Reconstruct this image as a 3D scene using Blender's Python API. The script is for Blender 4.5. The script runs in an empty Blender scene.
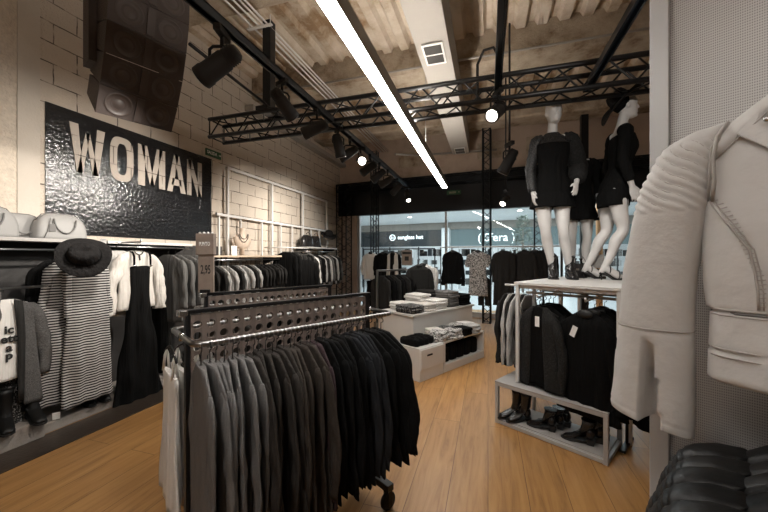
import bpy, bmesh, math, random
from mathutils import Vector, Matrix, noise, Euler
PI = math.pi
rnd = random.Random(7)
SC = bpy.context.scene
COL = SC.collection
EYE = 1.5
YAW = math.radians(17.25)
SN, CS = math.sin(YAW), math.cos(YAW)
TH = math.radians(-29.6)           # the shop fittings stand turned against the room

def RM(xc, zc):
    """sideways and forward metres from the doorway viewpoint -> room x, y"""
    return (-zc*SN + xc*CS, zc*CS + xc*SN)

def vnoise(x, y, z=0.0):
    return noise.noise(Vector((x, y, z)))

# ------------------------------------------------------------------ mesh builder
class MB:
    def __init__(s):
        s.v = []; s.f = []; s.sm = []
    def add(s, vs, fs, smooth=False, M=None):
        b = len(s.v)
        for p in vs:
            p = Vector(p)
            s.v.append(tuple(M @ p) if M is not None else tuple(p))
        for f in fs:
            s.f.append(tuple(i+b for i in f)); s.sm.append(smooth)
        return s
    def box(s, c, d, rz=0.0, M=None, rot=None):
        x, y, z = d[0]/2, d[1]/2, d[2]/2
        vs = [(-x,-y,-z),(x,-y,-z),(x,y,-z),(-x,y,-z),(-x,-y,z),(x,-y,z),(x,y,z),(-x,y,z)]
        fs = [(0,3,2,1),(4,5,6,7),(0,1,5,4),(1,2,6,5),(2,3,7,6),(3,0,4,7)]
        T = Matrix.Translation(c) @ (rot.to_4x4() if rot is not None else Matrix.Rotation(rz,4,'Z'))
        return s.add(vs, fs, False, (M @ T) if M is not None else T)
    def cbox(s, c, d, b=0.004, rz=0.0, M=None, seg=2):
        bm = bmesh.new()
        bmesh.ops.create_cube(bm, size=1)
        bmesh.ops.scale(bm, vec=d, verts=bm.verts)
        bmesh.ops.bevel(bm, geom=bm.edges[:], offset=min(b, min(d)*0.45), segments=seg, affect='EDGES', profile=0.5)
        bm.verts.index_update()
        T = Matrix.Translation(c) @ Matrix.Rotation(rz,4,'Z')
        if M is not None: T = M @ T
        s.add([v.co for v in bm.verts], [[v.index for v in f.verts] for f in bm.faces], False, T)
        bm.free(); return s
    def bar(s, p0, p1, r, n=8, cap=True, r1=None):
        return s.tube([p0, p1], [r, r if r1 is None else r1], n, cap)
    def tube(s, pts, r, n=8, cap=True, closed=False):
        pts = [Vector(p) for p in pts]
        if not isinstance(r, (list, tuple)): r = [r]*len(pts)
        m = len(pts); rings = []
        up = None
        for i in range(m):
            if closed: t = pts[(i+1) % m]-pts[i-1]
            else: t = pts[min(i+1,m-1)]-pts[max(i-1,0)]
            if t.length < 1e-9: t = Vector((0,0,1))
            t.normalize()
            if up is None:
                up = Vector((0,0,1)) if abs(t.z) < .9 else Vector((1,0,0))
            a = t.cross(up)
            if a.length < 1e-6: a = t.orthogonal()
            a.normalize(); b = a.cross(t).normalized(); up = b
            rings.append([pts[i]+(a*math.cos(2*PI*k/n)+b*math.sin(2*PI*k/n))*r[i] for k in range(n)])
        return s.loft(rings, cap, closed)
    def loft(s, rings, cap=True, closed=False, smooth=True):
        n = len(rings[0]); m = len(rings)
        vs = [p for R in rings for p in R]; fs = []
        for i in range(m if closed else m-1):
            j = (i+1) % m
            for k in range(n):
                fs.append((i*n+k, i*n+(k+1)%n, j*n+(k+1)%n, j*n+k))
        s.add(vs, fs, smooth)
        if cap and not closed:
            b = len(s.v)-len(vs)
            s.f.append(tuple(b+k for k in reversed(range(n)))); s.sm.append(False)
            s.f.append(tuple(b+(m-1)*n+k for k in range(n))); s.sm.append(False)
        return s
    def lathe(s, prof, n=24, M=None, smooth=True):
        vs = []; fs = []
        for (r, z) in prof:
            for k in range(n):
                a = 2*PI*k/n; vs.append((r*math.cos(a), r*math.sin(a), z))
        for i in range(len(prof)-1):
            for k in range(n):
                fs.append((i*n+k, i*n+(k+1)%n, (i+1)*n+(k+1)%n, (i+1)*n+k))
        return s.add(vs, fs, smooth, M)
    def prism(s, poly, depth, M=None):
        """poly: list of (x,z), extruded along y from 0 to depth"""
        n = len(poly)
        vs = [(x,0,z) for x,z in poly]+[(x,depth,z) for x,z in poly]
        fs = [tuple(range(n)), tuple(reversed(range(n,2*n)))]
        for k in range(n): fs.append((k, n+k, n+(k+1)%n, (k+1)%n))
        return s.add(vs, fs, False, M)
    def ell(s, c, r, n=16, m=10, M=None, rot=None):
        rings = []
        vs = []; fs = []
        R = rot.to_3x3() if rot is not None else Matrix.Identity(3)
        for i in range(m+1):
            a = -PI/2+PI*i/m
            for k in range(n):
                t = 2*PI*k/n
                p = R @ Vector((r[0]*math.cos(a)*math.cos(t), r[1]*math.cos(a)*math.sin(t), r[2]*math.sin(a)))
                vs.append(Vector(c)+p)
        for i in range(m):
            for k in range(n):
                fs.append((i*n+k, i*n+(k+1)%n, (i+1)*n+(k+1)%n, (i+1)*n+k))
        return s.add(vs, fs, True, M)
    def mesh(s, name, mat):
        me = bpy.data.meshes.new(name)
        me.from_pydata([tuple(v) for v in s.v], [], s.f)
        me.polygons.foreach_set('use_smooth', s.sm)
        me.update()
        bm = bmesh.new(); bm.from_mesh(me)
        bmesh.ops.recalc_face_normals(bm, faces=bm.faces); bm.to_mesh(me); bm.free()
        if mat: me.materials.append(mat)
        return me
    def build(s, name, mat, parent=None, loc=(0,0,0), rz=0.0):
        return link(name, s.mesh(name, mat), parent, loc, rz)

def link(name, me, parent=None, loc=(0,0,0), rz=0.0):
    o = bpy.data.objects.new(name, me); COL.objects.link(o)
    o.location = loc; o.rotation_euler = (0,0,rz)
    if parent: o.parent = parent
    return o

def tag(o, label=None, cat=None, group=None, kind=None):
    if label: o['label'] = label
    if cat: o['category'] = cat
    if group: o['group'] = group
    if kind: o['kind'] = kind
    return o
def thing(name, label, cat, loc=(0,0,0), rz=0.0, group=None):
    o = bpy.data.objects.new(name, None); COL.objects.link(o)
    o.empty_display_size = .05
    o.location = loc; o.rotation_euler = (0,0,rz)
    return tag(o, label, cat, group)
def struct(o):
    o['kind'] = 'structure'; return o
def copy_tree(o, parent=None, mats=None):
    c = o.copy(); COL.objects.link(c); c.parent = parent
    if mats and o.type == 'MESH' and o.data.materials:
        m = mats.get(o.data.materials[0].name)
        if m:
            c.material_slots[0].link = 'OBJECT'; c.material_slots[0].material = m
    for ch in list(o.children): copy_tree(ch, c, mats)
    return c
def again(o, loc, rz, label, cat=None, group=None, mats=None):
    c = copy_tree(o, None, mats)
    c.location = loc; c.rotation_euler = (0,0,rz)
    tag(c, label, cat, group); return c
ORD = ['first','second','third','fourth','fifth','sixth','seventh','eighth','ninth','tenth','eleventh','twelfth','thirteenth','fourteenth','fifteenth','sixteenth','seventeenth','eighteenth','nineteenth','twentieth','twenty-first','twenty-second','twenty-third','twenty-fourth','twenty-fifth','twenty-sixth','twenty-seventh','twenty-eighth','twenty-ninth','thirtieth','thirty-first','thirty-second','thirty-third','thirty-fourth']

def text_mesh(txt, size, ext, mat, M, bold=0.0, sx=1.0):
    cu = bpy.data.curves.new('lettering','FONT'); cu.body = txt; cu.size = size; cu.extrude = ext
    cu.align_x = 'CENTER'; cu.align_y = 'CENTER'; cu.offset = bold; cu.resolution_u = 4
    o = bpy.data.objects.new('lettering', cu); COL.objects.link(o)
    dg = bpy.context.evaluated_depsgraph_get(); dg.update()
    me = bpy.data.meshes.new_from_object(o.evaluated_get(dg))
    bpy.data.objects.remove(o); bpy.data.curves.remove(cu)
    me.transform(M @ Matrix.Diagonal((sx,1,1,1)))
    me.materials.clear(); me.materials.append(mat); me.name = 'lettering'
    return me
STAND = Matrix.Rotation(PI/2,4,'X')           # lettering faces -y
FACEX = Matrix.Rotation(PI/2,4,'Z') @ STAND   # lettering faces +x

# ------------------------------------------------------------------ materials
class NT:
    def __init__(s, name):
        s.m = bpy.data.materials.new(name); s.m.use_nodes = True
        s.t = s.m.node_tree; s.b = s.t.nodes['Principled BSDF']
    def n(s, typ, **kw):
        nd = s.t.nodes.new(typ)
        for k, v in kw.items():
            if k in nd.inputs: nd.inputs[k].default_value = v
            else: setattr(nd, k, v)
        return nd
    def l(s, a, b): s.t.links.new(a, b)
    def set(s, **kw):
        for k, v in kw.items():
            s.b.inputs[k.replace('_',' ')].default_value = v
def C3(c): return (c[0], c[1], c[2], 1)
def mat(name, col, rough=.5, metal=0.0, var=0.0, vs=8.0, bump=0.0, bs=200.0, spec=.5, sheen=0.0, emit=None, es=0.0, coat=0.0):
    N = NT(name); N.set(Base_Color=C3(col), Roughness=rough, Metallic=metal, Specular_IOR_Level=spec)
    if sheen: N.set(Sheen_Weight=sheen)
    if coat: N.set(Coat_Weight=coat)
    if emit: N.set(Emission_Color=C3(emit), Emission_Strength=es)
    if var or bump:
        tc = N.n('ShaderNodeTexCoord')
    if var:
        nz = N.n('ShaderNodeTexNoise', Scale=vs, Detail=5.0); N.l(tc.outputs['Object'], nz.inputs['Vector'])
        mx = N.n('ShaderNodeMix', data_type='RGBA')
        mx.inputs[6].default_value = C3([c*(1-var) for c in col]); mx.inputs[7].default_value = C3([min(1,c*(1+var)) for c in col])
        N.l(nz.outputs['Fac'], mx.inputs[0]); N.l(mx.outputs[2], N.b.inputs['Base Color'])
    if bump:
        nb = N.n('ShaderNodeTexNoise', Scale=bs, Detail=3.0); N.l(tc.outputs['Object'], nb.inputs['Vector'])
        bp = N.n('ShaderNodeBump', Strength=bump, Distance=.01); N.l(nb.outputs['Fac'], bp.inputs['Height']); N.l(bp.outputs['Normal'], N.b.inputs['Normal'])
    return N.m
def cloth(name, col, var=.25, vs=60.0, bump=.35, bs=400.0, rough=.9):
    m = mat(name, col, rough, 0, var, vs, 0, bs, .06, 0); t = m.node_tree
    tc = t.nodes.new('ShaderNodeTexCoord'); mp = t.nodes.new('ShaderNodeMapping'); mp.inputs['Scale'].default_value = (26, 26, 2.2)
    t.links.new(tc.outputs['Object'], mp.inputs['Vector'])
    n1 = t.nodes.new('ShaderNodeTexNoise'); n1.inputs['Scale'].default_value = 1.0; n1.inputs['Detail'].default_value = 3.0; t.links.new(mp.outputs[0], n1.inputs['Vector'])
    n2 = t.nodes.new('ShaderNodeTexNoise'); n2.inputs['Scale'].default_value = bs; t.links.new(tc.outputs['Object'], n2.inputs['Vector'])
    b1 = t.nodes.new('ShaderNodeBump'); b1.inputs['Strength'].default_value = .75; b1.inputs['Distance'].default_value = .03; t.links.new(n1.outputs['Fac'], b1.inputs['Height'])
    b2 = t.nodes.new('ShaderNodeBump'); b2.inputs['Strength'].default_value = bump; b2.inputs['Distance'].default_value = .004
    t.links.new(n2.outputs['Fac'], b2.inputs['Height']); t.links.new(b1.outputs['Normal'], b2.inputs['Normal']); t.links.new(b2.outputs['Normal'], t.nodes['Principled BSDF'].inputs['Normal'])
    return m

def brick_mat(name, c1, c2, mortar, rough=.75, bump=.6, gloss=False):
    N = NT(name); N.set(Roughness=rough)
    tc = N.n('ShaderNodeTexCoord'); sp = N.n('ShaderNodeSeparateXYZ'); N.l(tc.outputs['Object'], sp.inputs[0])
    cb = N.n('ShaderNodeCombineXYZ'); N.l(sp.outputs['Y'], cb.inputs['X']); N.l(sp.outputs['Z'], cb.inputs['Y'])
    nz = N.n('ShaderNodeTexNoise', Scale=9.0, Detail=4.0); N.l(cb.outputs[0], nz.inputs['Vector'])
    ad = N.n('ShaderNodeVectorMath', operation='MULTIPLY_ADD'); N.l(nz.outputs['Color'], ad.inputs[0]); ad.inputs[1].default_value = (.016,.016,0); N.l(cb.outputs[0], ad.inputs[2])
    br = N.n('ShaderNodeTexBrick', Scale=1.0); br.inputs['Brick Width'].default_value = .4; br.inputs['Row Height'].default_value = .2
    br.inputs['Mortar Size'].default_value = .0062; br.inputs['Mortar Smooth'].default_value = .3
    br.inputs['Color1'].default_value = C3(c1); br.inputs['Color2'].default_value = C3(c2); br.inputs['Mortar'].default_value = C3(mortar)
    N.l(ad.outputs[0], br.inputs['Vector'])
    # the joints are filled and painted over here and there
    n2 = N.n('ShaderNodeTexNoise', Scale=5.0, Detail=6.0); N.l(cb.outputs[0], n2.inputs['Vector'])
    rp = N.n('ShaderNodeMapRange'); rp.inputs[1].default_value = .40; rp.inputs[2].default_value = .54; N.l(n2.outputs['Fac'], rp.inputs[0])
    mu = N.n('ShaderNodeMath', operation='MULTIPLY'); N.l(br.outputs['Fac'], mu.inputs[0]); N.l(rp.outputs[0], mu.inputs[1])
    n3 = N.n('ShaderNodeTexNoise', Scale=2.2, Detail=8.0); N.l(cb.outputs[0], n3.inputs['Vector'])
    base = N.n('ShaderNodeMix', data_type='RGBA'); base.inputs[6].default_value = C3(c1); base.inputs[7].default_value = C3(c2); N.l(n3.outputs['Fac'], base.inputs[0])
    mx = N.n('ShaderNodeMix', data_type='RGBA'); N.l(mu.outputs[0], mx.inputs[0]); N.l(base.outputs[2], mx.inputs[6]); mx.inputs[7].default_value = C3(mortar)
    N.l(mx.outputs[2], N.b.inputs['Base Color'])
    n4 = N.n('ShaderNodeTexNoise', Scale=(26.0 if gloss else 60.0), Detail=5.0); N.l(cb.outputs[0], n4.inputs['Vector'])
    hs = N.n('ShaderNodeMath', operation='MULTIPLY_ADD'); N.l(br.outputs['Fac'], hs.inputs[0]); hs.inputs[1].default_value = -1.2; N.l(n4.outputs['Fac'], hs.inputs[2])
    bp = N.n('ShaderNodeBump', Strength=bump, Distance=.02); N.l(hs.outputs[0], bp.inputs['Height']); N.l(bp.outputs['Normal'], N.b.inputs['Normal'])
    return N.m

def stripes(name, ca, cb_, period, duty, axis='Z', rough=.9, wob=.004):
    N = NT(name); N.set(Roughness=rough, Specular_IOR_Level=.2)
    tc = N.n('ShaderNodeTexCoord'); sp = N.n('ShaderNodeSeparateXYZ'); N.l(tc.outputs['Object'], sp.inputs[0])
    nz = N.n('ShaderNodeTexNoise', Scale=9.0); N.l(tc.outputs['Object'], nz.inputs['Vector'])
    a = N.n('ShaderNodeMath', operation='MULTIPLY_ADD'); N.l(nz.outputs['Fac'], a.inputs[0]); a.inputs[1].default_value = wob; N.l(sp.outputs[axis], a.inputs[2])
    d = N.n('ShaderNodeMath', operation='DIVIDE'); N.l(a.outputs[0], d.inputs[0]); d.inputs[1].default_value = period
    f = N.n('ShaderNodeMath', operation='FRACT'); N.l(d.outputs[0], f.inputs[0])
    g = N.n('ShaderNodeMath', operation='GREATER_THAN'); N.l(f.outputs[0], g.inputs[0]); g.inputs[1].default_value = duty
    mx = N.n('ShaderNodeMix', data_type='RGBA'); N.l(g.outputs[0], mx.inputs[0]); mx.inputs[6].default_value = C3(ca); mx.inputs[7].default_value = C3(cb_)
    N.l(mx.outputs[2], N.b.inputs['Base Color'])
    return N.m

def speckle(name, ca, cb_, scale, lo=.45, hi=.55, rough=.9):
    N = NT(name); N.set(Roughness=rough, Specular_IOR_Level=.25)
    tc = N.n('ShaderNodeTexCoord'); nz = N.n('ShaderNodeTexNoise', Scale=scale, Detail=3.0); N.l(tc.outputs['Object'], nz.inputs['Vector'])
    rp = N.n('ShaderNodeMapRange'); rp.inputs[1].default_value = lo; rp.inputs[2].default_value = hi; N.l(nz.outputs['Fac'], rp.inputs[0])
    mx = N.n('ShaderNodeMix', data_type='RGBA'); N.l(rp.outputs[0], mx.inputs[0]); mx.inputs[6].default_value = C3(ca); mx.inputs[7].default_value = C3(cb_)
    N.l(mx.outputs[2], N.b.inputs['Base Color']); return N.m

def floor_mat():
    N = NT('oak_planks'); N.set(Roughness=.38, Specular_IOR_Level=.4)
    tc = N.n('ShaderNodeTexCoord'); sp = N.n('ShaderNodeSeparateXYZ'); N.l(tc.outputs['Object'], sp.inputs[0])
    cb = N.n('ShaderNodeCombineXYZ'); N.l(sp.outputs['Y'], cb.inputs['X']); N.l(sp.outputs['X'], cb.inputs['Y'])
    br = N.n('ShaderNodeTexBrick', Scale=1.0); br.offset = .37; br.inputs['Brick Width'].default_value = 1.9; br.inputs['Row Height'].default_value = .24
    br.inputs['Mortar Size'].default_value = .0016; br.inputs['Mortar Smooth'].default_value = .1
    br.inputs['Color1'].default_value = (.25,.25,.25,1); br.inputs['Color2'].default_value = (.85,.85,.85,1); br.inputs['Mortar'].default_value = (0,0,0,1)
    N.l(cb.outputs[0], br.inputs['Vector'])
    mp = N.n('ShaderNodeMapping'); mp.inputs['Scale'].default_value = (1.2, 14, 1); N.l(cb.outputs[0], mp.inputs['Vector'])
    ad = N.n('ShaderNodeVectorMath', operation='MULTIPLY_ADD'); N.l(br.outputs['Color'], ad.inputs[0]); ad.inputs[1].default_value = (7,7,7); N.l(mp.outputs[0], ad.inputs[2])
    gr = N.n('ShaderNodeTexNoise', Scale=1.6, Detail=8.0, Roughness=.62, Distortion=.9); N.l(ad.outputs[0], gr.inputs['Vector'])
    cr = N.n('ShaderNodeValToRGB'); N.l(gr.outputs['Fac'], cr.inputs[0])
    e = cr.color_ramp.elements; e[0].position = .27; e[0].color = (.31,.15,.048,1); e[1].position = .72; e[1].color = (.56,.31,.115,1)
    x = e.new(.46); x.color = (.46,.235,.080,1)
    tone = N.n('ShaderNodeMix', data_type='RGBA', blend_type='MULTIPLY'); tone.inputs[0].default_value = .22
    N.l(cr.outputs[0], tone.inputs[6]); N.l(br.outputs['Color'], tone.inputs[7])
    br2 = N.n('ShaderNodeMix', data_type='RGBA'); N.l(br.outputs['Fac'], br2.inputs[0]); N.l(tone.outputs[2], br2.inputs[6]); br2.inputs[7].default_value = (.09,.045,.018,1)
    N.l(br2.outputs[2], N.b.inputs['Base Color'])
    bp = N.n('ShaderNodeBump', Strength=.12, Distance=.004); N.l(gr.outputs['Fac'], bp.inputs['Height']); N.l(bp.outputs['Normal'], N.b.inputs['Normal'])
    return N.m

def concrete(name, ca, cb_, stain, scale=1.3, bump=.8, bs=22.0):
    N = NT(name); N.set(Roughness=.9, Specular_IOR_Level=.2)
    tc = N.n('ShaderNodeTexCoord')
    n1 = N.n('ShaderNodeTexNoise', Scale=scale, Detail=8.0, Roughness=.65); N.l(tc.outputs['Object'], n1.inputs['Vector'])
    cr = N.n('ShaderNodeValToRGB'); N.l(n1.outputs['Fac'], cr.inputs[0])
    e = cr.color_ramp.elements; e[0].position = .36; e[0].color = C3(stain); e[1].position = .62; e[1].color = C3(ca); x = e.new(.48); x.color = C3(cb_)
    N.l(cr.outputs[0], N.b.inputs['Base Color'])
    n2 = N.n('ShaderNodeTexNoise', Scale=bs, Detail=6.0, Roughness=.7); N.l(tc.outputs['Object'], n2.inputs['Vector'])
    bp = N.n('ShaderNodeBump', Strength=bump, Distance=.03); N.l(n2.outputs['Fac'], bp.inputs['Height']); N.l(bp.outputs['Normal'], N.b.inputs['Normal'])
    return N.m

def mesh_sheet():
    """perforated sheet: small dark holes in staggered rows"""
    N = NT('perforated_sheet'); N.set(Roughness=.5, Metallic=.25)
    tc = N.n('ShaderNodeTexCoord'); sp = N.n('ShaderNodeSeparateXYZ'); N.l(tc.outputs['Object'], sp.inputs[0])
    def s(ax1, sg):
        a = N.n('ShaderNodeMath', operation='MULTIPLY_ADD'); N.l(sp.outputs['Z'], a.inputs[0]); a.inputs[1].default_value = sg*.6; N.l(sp.outputs['X'], a.inputs[2])
        b = N.n('ShaderNodeMath', operation='MULTIPLY'); N.l(a.outputs[0], b.inputs[0]); b.inputs[1].default_value = 2*PI/.0085
        c = N.n('ShaderNodeMath', operation='SINE'); N.l(b.outputs[0], c.inputs[0]); return c
    p = N.n('ShaderNodeMath', operation='MULTIPLY'); N.l(s('X',1).outputs[0], p.inputs[0]); N.l(s('X',-1).outputs[0], p.inputs[1])
    g = N.n('ShaderNodeMapRange'); g.inputs[1].default_value = .1; g.inputs[2].default_value = .45; N.l(p.outputs[0], g.inputs[0])
    mx = N.n('ShaderNodeMix', data_type='RGBA'); N.l(g.outputs[0], mx.inputs[0]); mx.inputs[6].default_value = (.50,.48,.465,1); mx.inputs[7].default_value = (.25,.24,.235,1)
    N.l(mx.outputs[2], N.b.inputs['Base Color'])
    return N.m

def glass_mat(name, tint=(1,1,1), fac=.08):
    m = bpy.data.materials.new(name); m.use_nodes = True; t = m.node_tree; t.nodes.clear()
    o = t.nodes.new('ShaderNodeOutputMaterial'); a = t.nodes.new('ShaderNodeBsdfTransparent'); a.inputs[0].default_value = C3(tint)
    g = t.nodes.new('ShaderNodeBsdfGlossy'); g.inputs['Roughness'].default_value = .02
    fr = t.nodes.new('ShaderNodeFresnel'); fr.inputs[0].default_value = 1.5
    mx = t.nodes.new('ShaderNodeMixShader'); t.links.new(fr.outputs[0], mx.inputs[0]); t.links.new(a.outputs[0], mx.inputs[1]); t.links.new(g.outputs[0], mx.inputs[2])
    t.links.new(mx.outputs[0], o.inputs[0]); return m
def sheer_mat(name, col, alpha):
    m = bpy.data.materials.new(name); m.use_nodes = True; t = m.node_tree; b = t.nodes['Principled BSDF']
    b.inputs['Base Color'].default_value = C3(col); b.inputs['Roughness'].default_value = .6
    tc = t.nodes.new('ShaderNodeTexCoord'); nz = t.nodes.new('ShaderNodeTexNoise'); nz.inputs['Scale'].default_value = 130; t.links.new(tc.outputs['Object'], nz.inputs['Vector'])
    mr = t.nodes.new('ShaderNodeMapRange'); mr.inputs[1].default_value = .35; mr.inputs[2].default_value = .6; mr.inputs[3].default_value = alpha-.25; mr.inputs[4].default_value = 1.0
    t.links.new(nz.outputs['Fac'], mr.inputs[0]); t.links.new(mr.outputs[0], b.inputs['Alpha']); return m

M = {}
M['block'] = brick_mat('painted_block_wall', (.60,.53,.45), (.46,.395,.33), (.06,.045,.034))
M['sign'] = brick_mat('glossy_black_paint', (.007,.007,.008), (.012,.012,.013), (.004,.004,.004), .16, .32, True)
M['letters'] = brick_mat('cream_lettering', (.50,.44,.38), (.36,.31,.26), (.10,.08,.065), .5, .4)
M['stucco'] = mat('rough_stucco', (.55,.48,.40), .9, 0, .25, 25, .9, 55, .2)
M['plaster'] = mat('smooth_plaster', (.52,.47,.41), .85, 0, .12, 4, .3, 60, .2)
M['floor'] = floor_mat()
M['deck'] = concrete('stained_deck', (.64,.56,.47), (.52,.43,.33), (.30,.20,.12), 1.6, .5, 26)
M['beam'] = concrete('rough_concrete', (.50,.42,.33), (.40,.325,.245), (.22,.155,.10), 2.6, 1.0, 34)
M['upwall'] = concrete('brown_plaster', (.52,.41,.33), (.46,.36,.29), (.34,.26,.20), .9, .2, 20)
M['fascia'] = mat('midnight_fascia', (.006,.008,.012), .45, 0, .2, 3, 0, 1, .4)
M['darkpanel'] = mat('charcoal_panel', (.035,.033,.032), .6, 0, .35, 5, .25, 30, .3)
M['darkfloor'] = mat('dark_stone_strip', (.045,.034,.026), .35, 0, .5, 14, .2, 40, .5)
M['ledge'] = concrete('ledge_concrete', (.33,.30,.27), (.27,.24,.215), (.19,.165,.145), 4.0, .2, 60)
M['blackmetal'] = mat('black_steel', (.010,.010,.011), .38, .3, 0, 1, 0, 1, .5)
M['bluemetal'] = mat('blue_black_steel', (.010,.014,.020), .3, .5, 0, 1, 0, 1, .5)
M['blackplastic'] = mat('black_plastic', (.016,.014,.013), .6, 0, 0, 1, 0, 1, .25)
M['speaker'] = mat('dark_speaker_grille', (.050,.038,.034), .6, .1, .15, 30, .3, 900, .4)  # base colour lifted to stand in for flare haze
M['cone'] = mat('speaker_cone', (.056,.044,.040), .5, 0, 0, 1, 0, 1, .4)
M['chrome'] = mat('brushed_chrome', (.55,.55,.55), .22, 1.0)
M['steel'] = mat('satin_steel', (.42,.42,.42), .3, 1.0)
M['gunmetal'] = mat('dark_chrome', (.22,.215,.21), .3, 1.0)
M['whitemetal'] = mat('white_lacquered_steel', (.62,.60,.58), .4, 0, 0, 1, 0, 1, .5)
M['greymetal'] = mat('pale_grey_steel', (.46,.455,.45), .42, .2, 0, 1, 0, 1, .5)
M['duct'] = mat('duct_paint', (.33,.305,.275), .6, 0, .08, 3)
M['grille'] = mat('vent_grille', (.05,.045,.04), .5)
M['lightwood'] = mat('pale_wood', (.55,.44,.33), .55, 0, .15, 12)
M['whiteboard'] = mat('white_laminate', (.60,.585,.56), .45, 0, .06, 3, 0, 1, .4)
M['greyboard'] = mat('grey_laminate', (.40,.385,.37), .5, 0, .08, 4, 0, 1, .4)
M['rackwood'] = stripes('taupe_wood', (.17,.135,.118), (.135,.107,.094), .060, .5, 'Y', .5, .03)
M['rackplain'] = mat('taupe_veneer', (.19,.15,.125), .5, 0, .25, 30)
M['cardwood'] = mat('sign_board_wood', (.26,.205,.17), .6, 0, .25, 22)
M['tagwhite'] = mat('white_card', (.85,.84,.82), .6)
M['ink'] = mat('black_ink', (.012,.012,.012), .6)
M['white_em'] = mat('lamp_diffuser', (.9,.9,.9), .4, emit=(1,.97,.93), es=38.0)
M['ceilfill'] = mat('added_ceiling_glow', (.9,.9,.9), .4, emit=(1,.92,.82), es=42.0)  # glow added to brighten the ceiling
M['lamphouse'] = mat('taupe_aluminium', (.20,.165,.135), .45, .3)
M['lensdark'] = mat('dark_lens', (.10,.10,.10), .08, .2)
M['lenslit'] = mat('lit_lens', (1,1,1), .3, emit=(1,.93,.82), es=26.0)
M['mann'] = mat('white_mannequin_skin', (.56,.545,.53), .38, 0, 0, 1, 0, 1, .5)
M['blackcloth'] = cloth('black_cloth', (.0065,.0065,.0065))
M['blackknit'] = speckle('glitter_knit', (.007,.007,.007), (.075,.073,.07), 260, .52, .74)
M['charcloth'] = cloth('charcoal_cloth', (.026,.025,.024))
M['greycloth'] = cloth('grey_melange', (.135,.13,.127), .25, 220, .5, 500)
M['grey2'] = cloth('mid_grey_melange', (.115,.112,.108), .25, 220, .5, 500)
M['lightgrey'] = cloth('light_grey_cloth', (.42,.41,.395))
M['dkbrown'] = cloth('dark_taupe_cloth', (.034,.030,.027))
M['olive'] = cloth('olive_brown_cloth', (.042,.035,.030))
M['plum'] = cloth('plum_cloth', (.044,.030,.033))
M['bluegrey'] = cloth('slate_cloth', (.018,.019,.021))
M['whitecloth'] = cloth('white_cloth', (.70,.68,.65), .06, 20)
M['creamcloth'] = cloth('cream_cloth', (.58,.55,.51), .1, 20)
M['tweed'] = speckle('grey_tweed', (.016,.015,.015), (.15,.145,.14), 330, .38, .68)
M['print'] = speckle('mottled_print', (.07,.068,.065), (.55,.53,.51), 55, .44, .56)
M['print2'] = speckle('dark_print', (.015,.015,.015), (.35,.34,.33), 80, .52, .62)
M['stripe'] = stripes('breton_stripes', (.45,.435,.42), (.016,.016,.017), .0235, .46)
M['vstripe'] = stripes('vertical_stripes', (.30,.29,.28), (.03,.03,.03), .05, .5, 'X')
M['leatherw'] = mat('ecru_leather', (.50,.482,.465), .52, 0, .05, 14, .22, 46, .35)
M['leatherseam'] = mat('ecru_seam', (.36,.335,.31), .6)
M['leatherb'] = mat('black_leather', (.004,.004,.004), .46, 0, 0, 1, .15, 60, .3)
M['leathers'] = mat('glossy_black_leather', (.014,.013,.013), .25, 0, 0, 1, .15, 60, .5)
M['bagw'] = mat('pale_bag_leather', (.29,.285,.277), .5, 0, .06, 10, .15, 120, .4)
M['bagseam'] = mat('bag_piping', (.13,.125,.12), .5)
M['felt'] = cloth('black_felt', (.022,.021,.021), .15, 40)
M['skinform'] = mat('bust_form', (.62,.50,.40), .6)
M['glass'] = glass_mat('shop_glass', (.93,.97,.97))
M['mallwhite'] = mat('mall_white', (.80,.82,.83), .5)
M['mallfloor'] = mat('mall_floor', (.62,.66,.68), .22, 0, .05, 3)
M['mallteal'] = mat('shopfront_teal', (.14,.19,.20), .3)
M['malldark'] = mat('shopfront_dark', (.03,.037,.042), .3)
M['copper'] = mat('copper_column', (.60,.33,.17), .35, .6)
M['signwhite'] = mat('backlit_lettering', (.9,.9,.9), .4, emit=(.9,.97,1), es=1.6)
M['exit'] = mat('exit_green', (.015,.085,.035), .5)
M['leaf'] = mat('pale_leaf', (.16,.20,.17), .6, 0, .4, 30)
M['sheer'] = sheer_mat('sheer_black_mesh', (.008,.008,.008), .97)
M['sole'] = mat('boot_sole', (.010,.010,.010), .6)
# ================================================================== THE ROOM
XL, XR, YB, YF, ZC = -4.1, 4.6, -2.6, 8.9, 4.72
m = MB(); m.box(((XL+XR)/2-.5, 3.4, -.05), (XR-XL+2, 12.6, .1)); struct(m.build('floor', M['floor']))
m = MB(); m.box((XL-.1, 2.85, ZC/2), (.2, 12.1, ZC+.6)); struct(m.build('wall_left', M['block']))
m = MB(); m.box((XR+.1, 3.2, ZC/2), (.2, 12.6, ZC+.6)); struct(m.build('wall_right', M['plaster']))
m = MB(); m.box((.2, YB-.1, ZC/2), (9.2, .2, ZC+.6)); struct(m.build('wall_rear', M['plaster']))
# stucco pier at the near end of the left wall
m = MB(); m.box((XL+.025, -.35, 2.35), (.05, 4.5, 4.7)); struct(m.build('trim_1', M['stucco']))
m = MB(); m.box((XL+.029, 1.98, 2.35), (.058, .16, 4.7)); struct(m.build('trim_2', M['plaster']))
# corrugated deck
m = MB(); vs = []; fs = []; per = .28; x = XL; prof = []
while x < XR+per:
    prof += [(x, ZC), (x+.12, ZC), (x+.16, ZC+.075), (x+.24, ZC+.075)]; x += per
ys = [YB-.2, 9.4]
for y in ys: vs += [(px, y, pz) for px, pz in prof]
n = len(prof)
for i in range(n-1): fs.append((i, i+1, n+i+1, n+i))
m.add(vs, fs); m.box((.2, 3.4, ZC+.16), (9.4, 12.6, .06)); struct(m.build('ceiling', M['deck']))
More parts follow.
